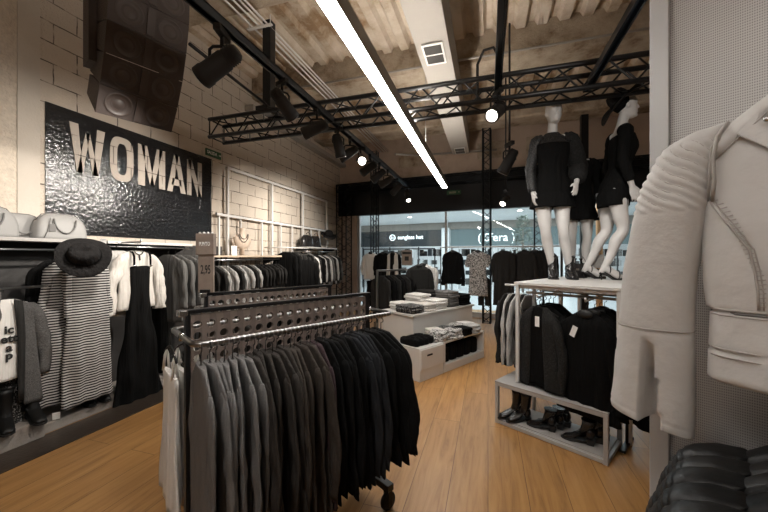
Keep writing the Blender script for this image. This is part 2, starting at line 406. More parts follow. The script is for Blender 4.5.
# concrete beams across the room
def beam(nm, y0, y1, z0):
    m = MB(); nx = 60; vs = []; fs = []
    ring = [(y0,ZC+.1),(y0,z0+.03),(y0+.03,z0),(y1-.03,z0),(y1,z0+.03),(y1,ZC+.1)]
    for i in range(nx+1):
        x = XL+(XR-XL)*i/nx
        for k, (y, z) in enumerate(ring):
            vs.append((x, y+.02*vnoise(x*3, k*5.1, y), z+.02*vnoise(x*2.5, k*3.3, y+9)))
    k = len(ring)
    for i in range(nx):
        for j in range(k-1): fs.append((i*k+j, i*k+j+1, (i+1)*k+j+1, (i+1)*k+j))
    m.add(vs, fs); struct(m.build(nm, M['beam']))
beam('trim_3', 2.75, 3.3, 4.36); beam('trim_4', 5.1, 5.75, 4.36); beam('trim_5', 7.35, 7.9, 4.34); beam('trim_6', .35, .95, 4.36)
# dark stone strip and concrete ledge along the left wall
m = MB(); m.box((-3.37, 2.9, .002), (.34, 9.6, .006)); struct(m.build('trim_7', M['darkfloor']))
m = MB(); m.cbox((-3.83, 2.9, .045), (.56, 9.6, .09), .012); struct(m.build('trim_8', M['ledge']))
m = MB(); m.cbox((-3.62, 1.15, .075), (.22, 1.35, .15), .012); struct(m.build('trim_9', M['ledge']))
# charcoal lining of the wall below the shelves
m = MB(); m.box((-4.06, 1.6, .87), (.08, 5.4, 1.56)); struct(m.build('trim_10', M['darkpanel']))
# cable ledge high on the wall
m = MB(); m.cbox((-4.0, 6.9, 4.1), (.18, 4.0, .10), .008); struct(m.build('trim_11', M['duct']))

# --- glossy painted name on the wall
t = thing('wall_sign', 'glossy black painted panel reading WOMAN in tall cream letters on the block wall', 'sign', (XL+.001, 3.145, 2.36))
m = MB(); m.box((.004,0,0), (.008, 2.04, 1.28)); m.build('painted_panel', M['sign'], t)
def letter(ch, y0, w):
    m = MB(); z0, h = 2.375-2.36, .505; d = .006
    s = .3*w if ch in 'OMN' else .0
    T = Matrix.Translation((.008, y0-3.145, z0)) @ Matrix.Rotation(PI/2,4,'Z')
    def P(*pts): m.prism([(x*w, z*h) for x, z in pts], -d, T)
    if ch == 'W':
        a = .235
        P((0,1),(a,1),(.36,0),(.20,0)); P((.20,0),(.36,0),(.50+.06,.86),(.50-.06,.86))
        P((.64,0),(.80,0),(.56,.86),(.44,.86)); P((.64,0),(.80,0),(1,1),(1-a,1))
    if ch == 'M':
        P((0,0),(.24,0),(.24,1),(0,1)); P((.76,0),(1,0),(1,1),(.76,1))
        P((.10,1),(.32,1),(.58,.05),(.42,.05)); P((.68,1),(.90,1),(.58,.05),(.42,.05))
    if ch == 'A':
        P((0,0),(.27,0),(.60,1),(.36,1)); P((.73,0),(1,0),(.64,1),(.40,1)); P((.22,.18),(.78,.18),(.72,.36),(.28,.36))
    if ch == 'N':
        P((0,0),(.28,0),(.28,1),(0,1)); P((.72,0),(1,0),(1,1),(.72,1)); P((.02,1),(.30,1),(.98,0),(.70,0))
    if ch == 'O':
        n = 40; out = []; inn = []
        for k in range(n):
            a = 2*PI*k/n
            def se(rx, rz, e): return (.5+rx*math.copysign(abs(math.cos(a))**e, math.cos(a)), .5+rz*math.copysign(abs(math.sin(a))**e, math.sin(a)))
            out.append(se(.5, .505, .62)); inn.append(se(.21, .36, .62))
        for k in range(n):
            j = (k+1) % n; P(out[k], out[j], inn[j], inn[k])
    m.build('letter', M['letters'], t)
letter('W', 2.315, .335); letter('O', 2.70, .265); letter('M', 3.02, .36); letter('A', 3.41, .285); letter('N', 3.72, .255)

# --- green exit sign on the wall
t = thing('exit_sign', 'small green SALIDA exit sign above the corner of the black painted panel', 'sign', (XL+.002, 4.2, 3.09))
m = MB(); m.cbox((.01,0,0), (.02,.30,.105), .003); m.build('sign_plate', M['exit'], t)
o = link('lettering', text_mesh('SALIDA', .07, .001, M['tagwhite'], FACEX, .0005, .85), t, (.0205, -.035, 0))
m = MB(); m.box((.0205,.115,0), (.003,.035,.012)); m.prism([(0,-.018),(.02,0),(0,.018)], -.003, Matrix.Translation((.0195,.122,0)) @ Matrix.Rotation(PI/2,4,'Z')); m.build('arrow', M['tagwhite'], t)

# --- lattice of tubes on the wall
t = thing('tube_frame', 'white square-tube frame screwed to the block wall beyond the painted panel', 'wall frame', (-4.02, 6.1, 0))
def sq(nm, a, b, r=.02):
    m = MB(); a = Vector(a); b = Vector(b); c = (a+b)/2; d = b-a
    m.box(c, (abs(d.x)+2*r, abs(d.y)+2*r, abs(d.z)+2*r)); m.build(nm, M['whitemetal'], t)
for y in (4.42, 5.58, 6.72, 7.9): sq('upright', (0, y-6.1, .55), (0, y-6.1, 2.92))
sq('rail', (.004, -1.68, 2.92), (.004, 1.8, 2.92)); sq('rail', (.004, -1.9, 2.15), (.004, 1.8, 2.15)); sq('rail', (.004, -1.68, .6), (.004, 1.8, .6))
for y in (4.24, 4.72, 5.28, 5.88, 6.3, 7.1, 7.5): sq('slender_post', (-.004, y-6.1, .6), (-.004, y-6.1, 2.13), .014)

# ================================================================== CEILING KIT
def truss(name, label, p0, p1, w, h, pitch, rc, rd, mt, cat='truss', group=None):
    p0 = Vector(p0); p1 = Vector(p1); ax = (p1-p0); L = ax.length; ax.normalize()
    up = Vector((0,0,1)) if abs(ax.z) < .9 else Vector((math.sin(.1),math.cos(.1),0))
    sd = ax.cross(up).normalized(); up = sd.cross(ax).normalized()
    t = thing(name, label, cat, p0, 0, group)
    cs = [(-w/2,-h/2),(w/2,-h/2),(w/2,h/2),(-w/2,h/2)]
    def at(c, s): return sd*c[0]+up*c[1]+ax*s
    for c in cs:
        m = MB(); m.bar(at(c,0), at(c,L), rc, 8); m.build('chord', mt, t)
    m = MB(); k = max(2, int(round(L/pitch)))
    for f in range(4):
        a, b = cs[f], cs[(f+1)%4]
        for i in range(k):
            s0, s1 = L*i/k, L*(i+1)/k
            if i % 2: a_, b_ = b, a
            else: a_, b_ = a, b
            m.bar(at(a_, s0+.01), at(b_, s1-.01), rd, 5, False)
    for s in (0.01, L-.01):
        for f in range(4): m.bar(at(cs[f], s), at(cs[(f+1)%4], s), rd, 5)
    m.build('bracing', mt, t)
    return t
truss('lighting_truss', 'long black box truss crossing the sales floor below the beams', (-3.36, 3.50, 3.11), (3.9, 3.50, 3.11), .24, .22, .21, .025, .009, M['blackmetal'])
# hangers of the truss
def hanger(label, x, z0, z1, w):
    t = thing('truss_hanger', label, 'truss hanger', (x, 3.50, z0))
    m = MB(); m.cbox((0,0,(z1-z0)/2), (w,w,z1-z0), .006); m.build('post', M['blackmetal'], t)
    m = MB(); m.cbox((0,0,.03), (w*1.5,.3,.05), .006); m.build('clamp', M['blackmetal'], t)
hanger('thick black post holding the left end of the long truss from the beam', -2.56, 3.23, 4.36, .11)

def track(label, x, y0, y1, z=3.0):
    t = thing('lighting_track', label, 'lighting track', (x, (y0+y1)/2, z))
    m = MB(); L = y1-y0
    m.box((-.024,0,0), (.012,L,.055)); m.box((.024,0,0), (.012,L,.055)); m.box((0,0,.022), (.06,L,.012)); m.box((0,0,.034), (.03,L,.014)); m.build('channel', M['bluemetal'], t)
    m = MB(); m.box((0,L/2,.0), (.064,.02,.06)); m.build('end_cap', M['blackplastic'], t)
    return t
track('long black lighting track along the left wall carrying a row of spotlights', -1.644, -2.2, 7.25)
track('black lighting track in the middle running overhead to a lit spotlight at the truss', .085, -2.2, 3.55, 3.04)
track('black lighting track at the right ending on the truss above the mannequins', .875, -2.2, 3.52, 3.05)
for x in (-1.644, .085, .875):
    for y in (-1.2, 1.3):
        t = thing('track_rod', 'thin black suspension rod holding a lighting track near the viewer', 'rod', (x, y, 3.0), 0, 'track suspension rods')
        m = MB(); m.bar((0,0,.04), (0,0,1.75), .006); m.build('rod', M['blackmetal'], t)

# --- linear lamps
def strip(label, x, y0, y1, z=2.845):
    t = thing('strip_lamp', label, 'lamp', (x, (y0+y1)/2, z)); L = y1-y0
    m = MB(); m.box((-.053,0,.055), (.006,L,.11)); m.box((.053,0,.055), (.006,L,.11)); m.box((0,0,.107), (.112,L,.006)); m.box((0,-L/2,.055), (.112,.006,.11)); m.box((0,L/2,.055), (.112,.006,.11))
    m.build('housing', M['lamphouse'], t)
    m = MB(); m.box((0,0,.111),(.10,L-.1,.004)); m.build('ceiling_glow_strip', M['ceilfill'], t)  # added glowing strip on the housing, throws light up at the ceiling
    k = 5
    for i in range(k):
        m = MB(); m.box((0, -L/2+L*(i+.5)/k, .012), (.098, L/k-.006, .012)); m.build('diffuser', M['white_em'], t)
    for y in (-L*.42, -L*.1, L*.25):
        m = MB(); m.bar((0,y,.1), (0,y,1.875), .003, 6); m.build('cable', M['steel'], t)
strip('long white linear lamp glowing over the middle of the sales floor', -.815, -1.9, 6.7)

# --- air duct
t = thing('air_duct', 'pale rectangular air duct running back under the ceiling with vent grilles', 'duct', (-.61, 4.6, 3.9))
m = MB(); m.cbox((0,0,.24), (.38,7.0,.46), .006); m.build('duct_body', M['duct'], t)
for y in (-.62, 3.2):
    m = MB(); m.box((0,y,-.004), (.24,.42,.012))
    v = m.build('vent', M['whitemetal'], t)
    for s in (-1, 1):
        m = MB()
        for i in range(9): m.box((0, y+s*.095-.075+i*.018, -.013), (.2,.006,.006))
        m.box((0, y+s*.095, -.0105), (.2,.165,.002))
        m.build('grille', M['grille'], v)
# --- conduits along the ceiling
for i, (dx, w) in enumerate(((0,'outermost thin white conduit running under the ceiling by the left wall'), (.085,'second thin white conduit from the wall under the ceiling'), (.15,'third thin white conduit from the wall under the ceiling'), (.205,'innermost thin white conduit running under the ceiling by the left wall'))):
    m = MB(); m.bar((0,-4.5,0), (0,4.2,0), .011, 8)
    tag(m.build('conduit', M['whitemetal'], None, (-2.72+dx, 4.3, 4.27)), w, 'pipe')
t = thing('pipe_hanger', 'white strap bracket holding the bundle of ceiling conduits', 'bracket', (-2.62, 3.4, 4.25))
m = MB(); m.box((0,0,0), (.34,.04,.012)); m.build('strap', M['whitemetal'], t)
for x in (-.15,.15):
    m = MB(); m.bar((x,0,0), (x,0,.12), .005); m.build('drop_rod', M['whitemetal'], t)
m = MB(); m.tube([(-3.9,0,0),(8.4-3.9,0,0)], .016, 8); tag(m.build('pipe', M['duct'], None, (0, 4.95, 4.33)), 'pale pipe crossing the room in front of the second concrete beam', 'pipe')
m = MB(); m.tube([(0,0,0),(.3,.9,.2),(2.2,1.0,.2)], .025, 8); tag(m.build('cable_pipe', M['duct'], None, (-2.0, 7.3, 3.8)), 'bent pale pipe under the brown back wall', 'pipe')

# --- line array loudspeaker
t = thing('line_array_speaker', 'large dark curved line array loudspeaker hanging in front of the left block wall', 'speaker', (-2.59, 1.94, 3.73), math.radians(-20))
ang = 0.0; p = Vector((0, 0, 0)); W = .51
back = Matrix.Identity(4)
pos = Vector((0, 0, .22)); a = math.radians(-10)
for i in range(7):
    hgt = .215
    R = Matrix.Rotation(a, 4, 'Y')
    T = Matrix.Translation(pos) @ R
    m = MB()
    prof = [(.20,0),(-.12,-.025),(-.12,-.175),(.20,-hgt+.004)]       # x,z side outline
    n = len(prof); vs = [(x,-W/2,z) for x,z in prof]+[(x,W/2,z) for x,z in prof]
    m.add(vs, [tuple(range(n)), tuple(reversed(range(n,2*n)))]+[(k,n+k,n+(k+1)%n,(k+1)%n) for k in range(n)], False, T)
    c = m.build('cabinet', M['speaker'], t)
    for s in (-1, 1):
        m = MB(); m.lathe([(.088,.004),(.080,.010),(.074,.002),(.04,-.001),(.03,.006),(0.001,.009)], 24, T @ Matrix.Translation((.2,s*.13,-hgt/2)) @ Matrix.Rotation(PI/2,4,'Y'))
        m.build('driver', M['cone'], c)
    m = MB(); m.box((.206,0,-hgt/2), (.012,.05,hgt*.86), 0, T)
    m.build('horn', M['cone'], c)
    pos = T @ Vector((.20,0,-hgt)); a += math.radians(7.5)
    pos = pos + Matrix.Rotation(a,4,'Y') @ Vector((-.20,0,0))
m = MB(); m.box((-.05,0,.25), (.55,.5,.05)); m.box((-.16,-.25,-.30), (.16,.10,1.0)); m.box((-.16,.25,-.30), (.16,.10,1.0)); m.build('rigging_frame', M['speaker'], t)
m = MB(); m.bar((0,0,.26), (0,0,.75), .02); m.build('hanging_rod', M['blackmetal'], t)
m = MB(); m.tube([(-2.56,3.44,3.33),(-2.50,2.3,3.36)], .016, 8)
tag(m.build('strut', M['blackmetal']), 'thin dark strut from the hanging post back to the loudspeaker', 'strut')

# --- spotlights
def spot_master():
    t = thing('spotlight', 'x', 'spotlight')
    m = MB(); m.cbox((0,0,-.045), (.035,.12,.035), .004); m.bar((0,0,-.06), (0,0,-.11), .010); m.build('adapter', M['blackplastic'], t)
    m = MB(); m.tube([(-.062,0,-.19),(-.062,0,-.125),(-.045,0,-.11),(.045,0,-.11),(.062,0,-.125),(.062,0,-.19)], .008, 6); m.build('yoke', M['blackmetal'], t)
    # head points along local -z of the head
    m = MB(); m.lathe([(.001,.10),(.030,.10),(.042,.085),(.044,.03),(.050,.02),(.052,-.09),(.056,-.10),(.056,-.135),(.050,-.135),(.048,-.11)], 24)
    for i in range(4): m.lathe([(.044,.035+i*.012),(.049,.038+i*.012),(.044,.041+i*.012)], 24)
    h = m.build('lamp_head', M['blackplastic'], t, (0,0,-.19))
    m = MB(); m.lathe([(.0505,-.1355),(.0505,-.139),(.043,-.139),(.043,-.128)], 24); m.build('rim', M['steel'], h)
    m = MB(); m.lathe([(.045,-.112),(.02,-.118),(.0005,-.119)], 24); m.build('lens', M['lensdark'], h)
    return t
SPOT = spot_master(); first = [True]
def spotlight(x, y, z, yaw, aim, label, lit=False, energy=0, scale=1.0):
    o = SPOT if first[0] else copy_tree(SPOT); first[0] = False
    o.location = (x, y, z); o.rotation_euler = (0,0,yaw); tag(o, label, 'spotlight', 'track spotlights'); o.scale = (scale,)*3
    d = Matrix.Rotation(-yaw,4,'Z') @ Vector(aim).normalized()
    h = [c for c in o.children if c.name.startswith('lamp_head')][0]
    h.rotation_mode = 'QUATERNION'; h.rotation_quaternion = (-d).to_track_quat('Z','Y')
    if lit:
        for c in h.children:
            if c.name.startswith('lens'): c.material_slots[0].link = 'OBJECT'; c.material_slots[0].material = M['lenslit']
    if energy:
        ld = bpy.data.lights.new('spot_beam','SPOT'); ld.energy = energy; ld.spot_size = math.radians(75); ld.spot_blend = .9; ld.shadow_soft_size = .05; ld.color = (1,.93,.84)
        lo = bpy.data.objects.new('spot_beam', ld); COL.objects.link(lo)
        lo.location = Vector((x,y,z-.19*scale))+Vector(aim).normalized()*.17*scale
        lo.rotation_mode = 'QUATERNION'; lo.rotation_quaternion = (-Vector(aim)).to_track_quat('Z','Y')
TX = -1.644
LEFTSPOTS = [
 (1.76, .3, (-1,-.1,-.55), 'black spotlight nearest the viewer on the left track, aimed at the wall', False, 170),
 (2.42, 1.2, (.25,1,-.75), 'black spotlight with a bright rim, second along the left track before the truss', False, 40),
 (3.02, .2, (-1,-.15,-.35), 'black spotlight third along the left track, tilted to the wall at the truss', False, 190),
 (3.52, .9, (.1,.35,-1), 'black spotlight fourth along the left track, hanging just under the truss', False, 0),
 (3.86, .4, (-1,-.25,-.6), 'black spotlight fifth along the left track, tilted to the wall past the truss', False, 260),
 (4.23, 1.5, (.55,-1,-.35), 'lit spotlight on the left track shining towards the viewer', True, 14),
 (4.60, .3, (-1,.25,-.45), 'black spotlight directly behind the lit one on the left track', False, 260),
 (5.05, .3, (-1,-.2,-.8), 'black spotlight second behind the lit one on the left track', False, 0),
 (5.50, .3, (-1,.3,-.4), 'black spotlight third behind the lit one on the left track', False, 300),
 (6.15, .3, (-1,.3,-.8), 'black spotlight fourth behind the lit one on the left track', False, 0),
 (6.95, 1.4, (.4,-.6,-1), 'small lit spotlight at the far end of the left track', True, 25)]
for (y, yaw, aim, lb, lit, en) in LEFTSPOTS: spotlight(TX, y, 3.0, yaw, aim, lb, lit, en, 1.12 if y > 2 else 1.3)
BEAMS_ONLY = [(TX,.6,(-1,.15,-.3),95)]
spotlight(.085, 3.22, 3.04, .5, (-.35,-.75,-.55), 'lit spotlight at the end of the middle track under the truss', True, 40, 1.15)
spotlight(.25, 4.35, 2.92, .5, (-.5,.3,-.9), 'black twin spotlight cluster hanging behind the truss beside the mannequin', False, 0, 1.3)
spotlight(.28, 5.9, 2.62, .5, (-.4,-.7,-.6), 'small lit spotlight low in front of the dark fascia', True, 20, 1.0)
m = MB(); m.bar((0,0,0), (0,0,1.43), .012); tag(m.build('drop_pole', M['blackmetal'], None, (.25,4.35,2.9)), 'thin black pole holding a spotlight down behind the truss', 'pole')
m = MB(); m.bar((0,0,0), (0,0,2.1), .012); tag(m.build('drop_pole', M['blackmetal'], None, (.28,5.9,2.6)), 'thin black pole holding the small lit spotlight before the fascia', 'pole')
m = MB(); m.tube([(-.1,3.5,3.05),(-.1,3.45,3.4),(-.04,3.40,3.5),(.05,3.38,3.5),(.085,3.36,3.42),(.085,3.36,3.09)], .013, 8)
tag(m.build('cable', M['blackplastic']), 'looped black cable over the truss beside the middle track', 'cable')
# unseen spot beams added along the tracks, with no lamp heads
def beam_only(x, y, aim, en):
    ld = bpy.data.lights.new('spot_beam','SPOT'); ld.energy = en; ld.spot_size = math.radians(75); ld.spot_blend = .9; ld.shadow_soft_size = .05; ld.color = (1,.95,.89)
    lo = bpy.data.objects.new('spot_beam', ld); COL.objects.link(lo); lo.location = (x, y, 2.85)
    lo.rotation_mode = 'QUATERNION'; lo.rotation_quaternion = (-Vector(aim)).to_track_quat('Z','Y')
BEAMS_ONLY += [(.085,.6,(-.9,.75,-1),60), (.085,-.8,(.9,1.0,-.9),40), (.875,2.0,(.35,.9,-1),60), (.085,2.2,(.1,1.1,-1),70), (.875,1.7,(-.06,1,-.12),55)]  # the last beam is added to brighten the mannequins' heads
for a in BEAMS_ONLY: beam_only(*a)
# ================================================================== CLOTHES
def sgnpow(v, e): return math.copysign(abs(v)**e, v)
def bodyrows(L, ws, wh, tn, t, neck, drop, rows):
    out = []
    for k in range(6):
        f = k/5; out.append((-drop*f**1.12, neck+(ws-neck)*f, tn+(t-tn)*f, 0.0))
    for k in range(1, rows+1):
        g = k/rows
        w = ws*(1-.09*min(1,g/.16)); w += (wh-ws*.91)*max(0,(g-.16)/.84)**1.2
        out.append((-drop-(L-drop)*g, w, t, g))
    return out
def torso_cloth(mb, L=.72, ws=.19, wh=.2, t=.02, seed=0, neck=.06, drop=.055, n=40, rows=20, fa=.007, ff=9, hem=.012, yo=0.0, top=0.0, tn=.012, sway=.0):
    rings = []
    for (z, w, tt, g) in bodyrows(L, ws, wh, tn, t, neck, drop, rows):
        R = []
        for k in range(n):
            th = 2*PI*k/n
            c, s = math.cos(th), math.sin(th)
            x = w*sgnpow(c, .75); y = tt*sgnpow(s, .7)
            amp = fa*min(1, g*2.2)
            x += sway*vnoise(z*2.3, seed*4.1, 1.5)*min(1, g*1.5)
            q = math.sin(ff*x/.2+seed*1.7+1.3*vnoise(seed, z*3, x*2))*amp + amp*1.1*vnoise(x*9+seed*3, z*4, seed)
            zz = z + top - (hem*g*g*(.5+vnoise(x*12, seed*2.3, .5)) if g > .6 else 0)
            R.append((x+amp*.5*vnoise(z*6, seed, s), y*(1+.25*amp/.007*vnoise(z*5, x*6, seed+4))+q+yo, zz))
        rings.append(R)
    mb.loft(rings, True)
    return mb
def arm_cloth(mb, sg, ws, drop, L, rx=.055, ry=.035, seed=0, out=.05, n=18, rows=22, fa=.006, cuff=.7, yo=0.0, fwd=0.0, top=0.0):
    rings = []
    for k in range(rows+1):
        g = k/rows
        z = -drop+.012-L*g
        sh = min(1, g/.14)
        r = (1-(1-cuff)*g)
        cx = sg*(ws-.03+out*(1-(1-g)**2.2)+.012*math.sin(g*4+seed))+fa*2.2*vnoise(z*4, seed*2.7, sg)*g
        R = []
        for q in range(n):
            th = 2*PI*q/n
            a = rx*r*(.35+.65*math.sqrt(sh)); b = ry*r*(.45+.55*math.sqrt(sh))
            d = fa*vnoise(math.cos(th)*2+seed*5, z*9, math.sin(th)*2+sg)*2.8*min(1,g*3)
            R.append((cx+(a+d)*math.cos(th), yo+fwd*g+(b+d)*math.sin(th), z+top-.5*abs(math.cos(th))*.0))
        rings.append(R)
    mb.loft(rings, True); return mb
def hanger_mesh(w=.18, drop=.05, hook=.085):
    m = MB()
    m.tube([(-w,0,-drop-.004),(-w*.5,0,-drop*.42),(0,0,.0),(w*.5,0,-drop*.42),(w,0,-drop-.004)], .0055, 6)
    pts = [(0,0,0),(0,0,hook-.035)]
    for i in range(9):
        a = -PI/2+PI*1.25*i/8
        pts.append((.017*math.cos(a)+.0, 0, hook-.017+.017*math.sin(a)))
    m.tube(pts, .0022, 6); return m
HOOK = .085
_hang = {}
def add_hanger(parent, w=.17, drop=.05, mt='blackplastic', yo=0.0):
    k = (round(w,2), round(drop,3), mt)
    if k not in _hang: _hang[k] = hanger_mesh(w, drop).mesh('hanger', M[mt])
    return link('hanger', _hang[k], parent, (0, yo, 0))
def card_tag(parent, x, y, z, w=.035, h=.075, tilt=0.0, mt='tagwhite'):
    m = MB(); m.box((0,0,-h/2), (w,.0015,h)); o = m.build('price_tag', M[mt], parent, (x,y,z)); o.rotation_euler = (0,tilt,0); return o
# --- a hung top or jacket: body, two sleeves, hanger
def top_master(nm, L, ws, wh, t, mt, seed, sl=.55, rx=.05, ry=.028, drop=.075, out=.045, fa=.008, sway=.02, hang=True, cat='clothes', n=40, rows=20, neck=.06, smt=None):
    o = thing(nm, 'x', cat)
    torso_cloth(MB(), L, ws, wh, t, seed, neck, drop, fa=fa, n=n, rows=rows, sway=sway, ff=11).build('bodice', M[mt], o)
    if sl:
        for sg in (-1, 1):
            arm_cloth(MB(), sg, ws, drop, sl, rx, ry, seed+sg, out, fa=fa).build('sleeve', M[smt or mt], o)
    if hang: add_hanger(o, ws-.02, drop-.005)
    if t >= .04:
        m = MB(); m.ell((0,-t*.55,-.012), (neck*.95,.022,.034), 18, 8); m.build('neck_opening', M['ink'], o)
    return o
def place(o, xy, z, rz, label=None, group=None):
    if len(xy) == 3: z, rz, label, group = xy[2], z, rz, (label if label else group)
    o.location = (xy[0], xy[1], z); o.rotation_euler = (0,0,rz); tag(o, label, None, group); return o

# ================================================================== THE NEAR RACK
def rack(label, x, y, L=1.01, W=.40, ztop=1.252, zr=1.15):
    """local x across the rack, y along it; origin under the middle of the near end"""
    t = thing('clothes_rack', label, 'clothes rack', (x, y, 0), TH)
    ncol, nrow = 18, 5
    # perforated board, built around real holes
    pitch = (L-.01)/ncol; z1 = ztop-.012; zh = z1-.045;  r = .0185; th = .022; K = 16
    m = MB(); y0 = .0
    zt = [z1, zh+.025]
    vs = []; fs = []
    def quad2(ya, yb, za, zb): m.box((0,(ya+yb)/2,(za+zb)/2), (th, yb-ya, abs(zb-za)))
    quad2(y0, y0+ncol*pitch, z1, zh+.025)
    quad2(y0, y0+ncol*pitch, zh+.025-nrow*.05, .22)
    for c in range(ncol):
        for q in range(nrow):
            cy = y0+(c+.5)*pitch; cz = zh-q*.05
            V = []; F = []
            for sx in (-th/2, th/2):
                for k in range(K):
                    a = 2*PI*k/K+PI/4
                    V.append((sx, cy+r*math.cos(a), cz+r*math.sin(a)))
                for k in range(K):
                    a = 2*PI*k/K+PI/4; ca, sa = math.cos(a), math.sin(a); mx = max(abs(ca), abs(sa))
                    V.append((sx, cy+pitch/2*ca/mx, cz+.025*sa/mx))
            for k in range(K):
                j = (k+1) % K
                F.append((k, j, K+j, K+k)); F.append((2*K+k, 3*K+k, 3*K+j, 2*K+j)); F.append((k, 2*K+k, 2*K+j, j))
            m.add(V, F)
    m.build('perforated_board', M['rackwood'], t)
    for yy, w in ((-.012,.018), (L+.002,.03)):
        m = MB(); m.cbox((0,yy,.12+(ztop-.12)/2+.005), (.034,w,ztop-.11), .003); p = m.build('post', M['blackmetal'], t)
    m = MB(); m.cbox((0,L/2,ztop+.004), (.034,L+.05,.018), .003); m.build('top_rail', M['blackmetal'], t)
    m = MB(); m.cbox((0,L/2,.21), (.034,L,.03), .003); m.cbox((0,L/2,.135), (.05,L+.03,.04), .004)
    for yy in (.02, L-.02): m.cbox((0,yy,.135), (.5,.05,.04), .004)
    m.build('base', M['blackmetal'], t)
    # rail: a closed loop of tube round the board
    hw = W/2; e = .045; pts = []
    for (cx, cy, a0) in ((hw-e,L+.045-e,0),(-hw+e,L+.045-e,90),(-hw+e,-.03+e,180),(hw-e,-.03+e,270)):
        for k in range(5):
            a = math.radians(a0+90*k/4); pts.append((cx+e*math.cos(a), cy+e*math.sin(a), zr))
    m = MB(); m.tube(pts, .0125, 12, closed=True); m.build('rail', M['gunmetal'], t)
    # fine rings pressed round the rail
    for sx in (-1, 1):
        m = MB()
        for i in range(46):
            yy = .03+i*(L-.05)/45
            m.lathe([(.0126,-.004),(.0148,0),(.0126,.004)], 10, Matrix.Translation((sx*hw,yy,zr)) @ Matrix.Rotation(PI/2,4,'X'))
        m.build('hanger_stops', M['steel'], t)
    for yy in (-.028, L+.028):
        m = MB(); m.lathe([(.0005,.018),(.016,.016),(.018,.0),(.016,-.016),(.0005,-.018)], 12, Matrix.Translation((0, yy, zr))); m.build('clamp', M['chrome'], t)
    m = MB(); m.cbox((0,-.03,ztop-.0), (.04,.04,.03), .006); m.build('corner_cap', M['chrome'], t)
    for sx in (-1, 1):
        for yy in (.02, L-.02):
            m = MB(); m.lathe([(.012,-.014),(.048,-.014),(.052,-.008),(.052,.008),(.048,.014),(.012,.014)], 20, Matrix.Translation((sx*.225,yy,.052)) @ Matrix.Rotation(PI/2,4,'Y'))
            m.cbox((sx*.225-.02,yy,.07),(.006,.03,.10),.002); m.cbox((sx*.225+.02,yy,.07),(.006,.03,.10),.002); m.cbox((sx*.225,yy,.118),(.046,.05,.008),.002)
            m.build('caster', M['blackplastic'], t)
    return t
def D(base, a, b):
    """point a metres across and b metres along a fitting whose corner is at base"""
    return (base[0]+a*math.cos(TH)-b*math.sin(TH), base[1]+a*math.sin(TH)+b*math.cos(TH))
R1 = RM(-.727, 1.317)                 # near end of the front rail
R1 = D(R1, -.20, .015)                 # middle of the near end
rack('rolling rack with a perforated taupe board, nearest the viewer', R1[0], R1[1])
R2 = RM(-1.13, 2.15)
rack('second rolling rack with a perforated board, behind the near one', R2[0], R2[1], L=.92)

# tops on the near rail
MAST = {}
for key, L, mt in (('grey', .80, 'greycloth'), ('brown', .78, 'dkbrown'), ('olive', .77, 'olive'), ('plum', .75, 'plum'), ('black', .72, 'blackcloth'), ('slate', .70, 'bluegrey')):
    MAST[key] = [top_master('long_sleeved_shirt', L+.02*s-.04, .180, .186, .0085, mt, s*3+len(key), sl=.60+.03*(s%2)-.01*s, rx=.046, ry=.0125, drop=.085, out=.035+.012*s, fa=.0055, n=36, rows=24, sway=.045) for s in (1, 2, 3)]
used = set()
seq = ['grey']*7+['brown']*6+['olive']*4+['plum']*2+['black']*6+['slate']*4+['black']*5
words = {'grey':'light grey', 'brown':'dark taupe', 'olive':'brownish olive', 'plum':'dull plum', 'black':'black', 'slate':'slate black'}
ZR = 1.15
N_ = len(seq)
for i, k in enumerate(seq):
    b = -.008+.962*i/(N_-1)
    src = MAST[k][i % 3]
    if id(src) in used: o = copy_tree(src)
    else: o = src; used.add(id(src))
    xy = D(R1, .20+.012*math.sin(i*2.1), b)
    o.location = (xy[0], xy[1], ZR-HOOK+.004+.006*math.sin(i*1.7)); o.rotation_euler = (0, 0, TH+math.radians(6*math.sin(i*1.3)-4))
    o.scale = (1.0+.05*math.sin(i*2.9)+(.44*(i-N_+9)/9 if i > N_-9 else 0), 1, (.99 if i < N_-7 else .99-.022*(i-N_+8))+.015*math.sin(i*4.3))
    tag(o, '%s long-sleeved top, %s from the left on the near rack front rail' % (words[k], ORD[i]), 'top', 'tops on the front rail of the near rack')
# hem label of the first grey top and its dark neck tab
g0 = MAST['grey'][0]
# white camisoles on the far rail of the near rack
wm = thing('white_camisole', 'x', 'top')
mm = MB(); torso_cloth(mm, .62, .135, .2, .016, 5, .12, .02, fa=.008, ff=11, hem=.03, top=-.13); mm.build('bodice', M['whitecloth'], wm)
for sg in (-1, 1):
    mm = MB(); mm.tube([(sg*.10,-.012,-.14),(sg*.09,-.006,-.06),(sg*.085,0,-.028),(sg*.09,.006,-.06),(sg*.10,.012,-.14)], .006, 6); mm.build('strap', M['whitecloth'], wm)
add_hanger(wm, .13, .05)
for i in range(5):
    o = wm if i == 0 else copy_tree(wm)
    xy = D(R1, -.235, -.03+.055*i)
    place(o, xy, ZR-HOOK, TH+math.radians(5*math.sin(i*2)), 'white strappy top hanging behind the near rack, %s from its near end' % ORD[i], 'white tops on the back rail of the near rack')
# dark tops on the second rack
for side, lab in ((.20, 'front'), (-.20, 'back')):
    for i in range(9):
        o = copy_tree(MAST['black' if (i//3) % 2 else 'brown'][i % 2])
        xy = D(R2, side, .06+.095*i)
        place(o, xy, ZR-HOOK+.004, TH+math.radians(5*math.sin(i*1.9)), 'dark long-sleeved top on the %s rail of the second rack, %s from its near end' % (lab, ORD[i]), 'dark tops on the second rack')
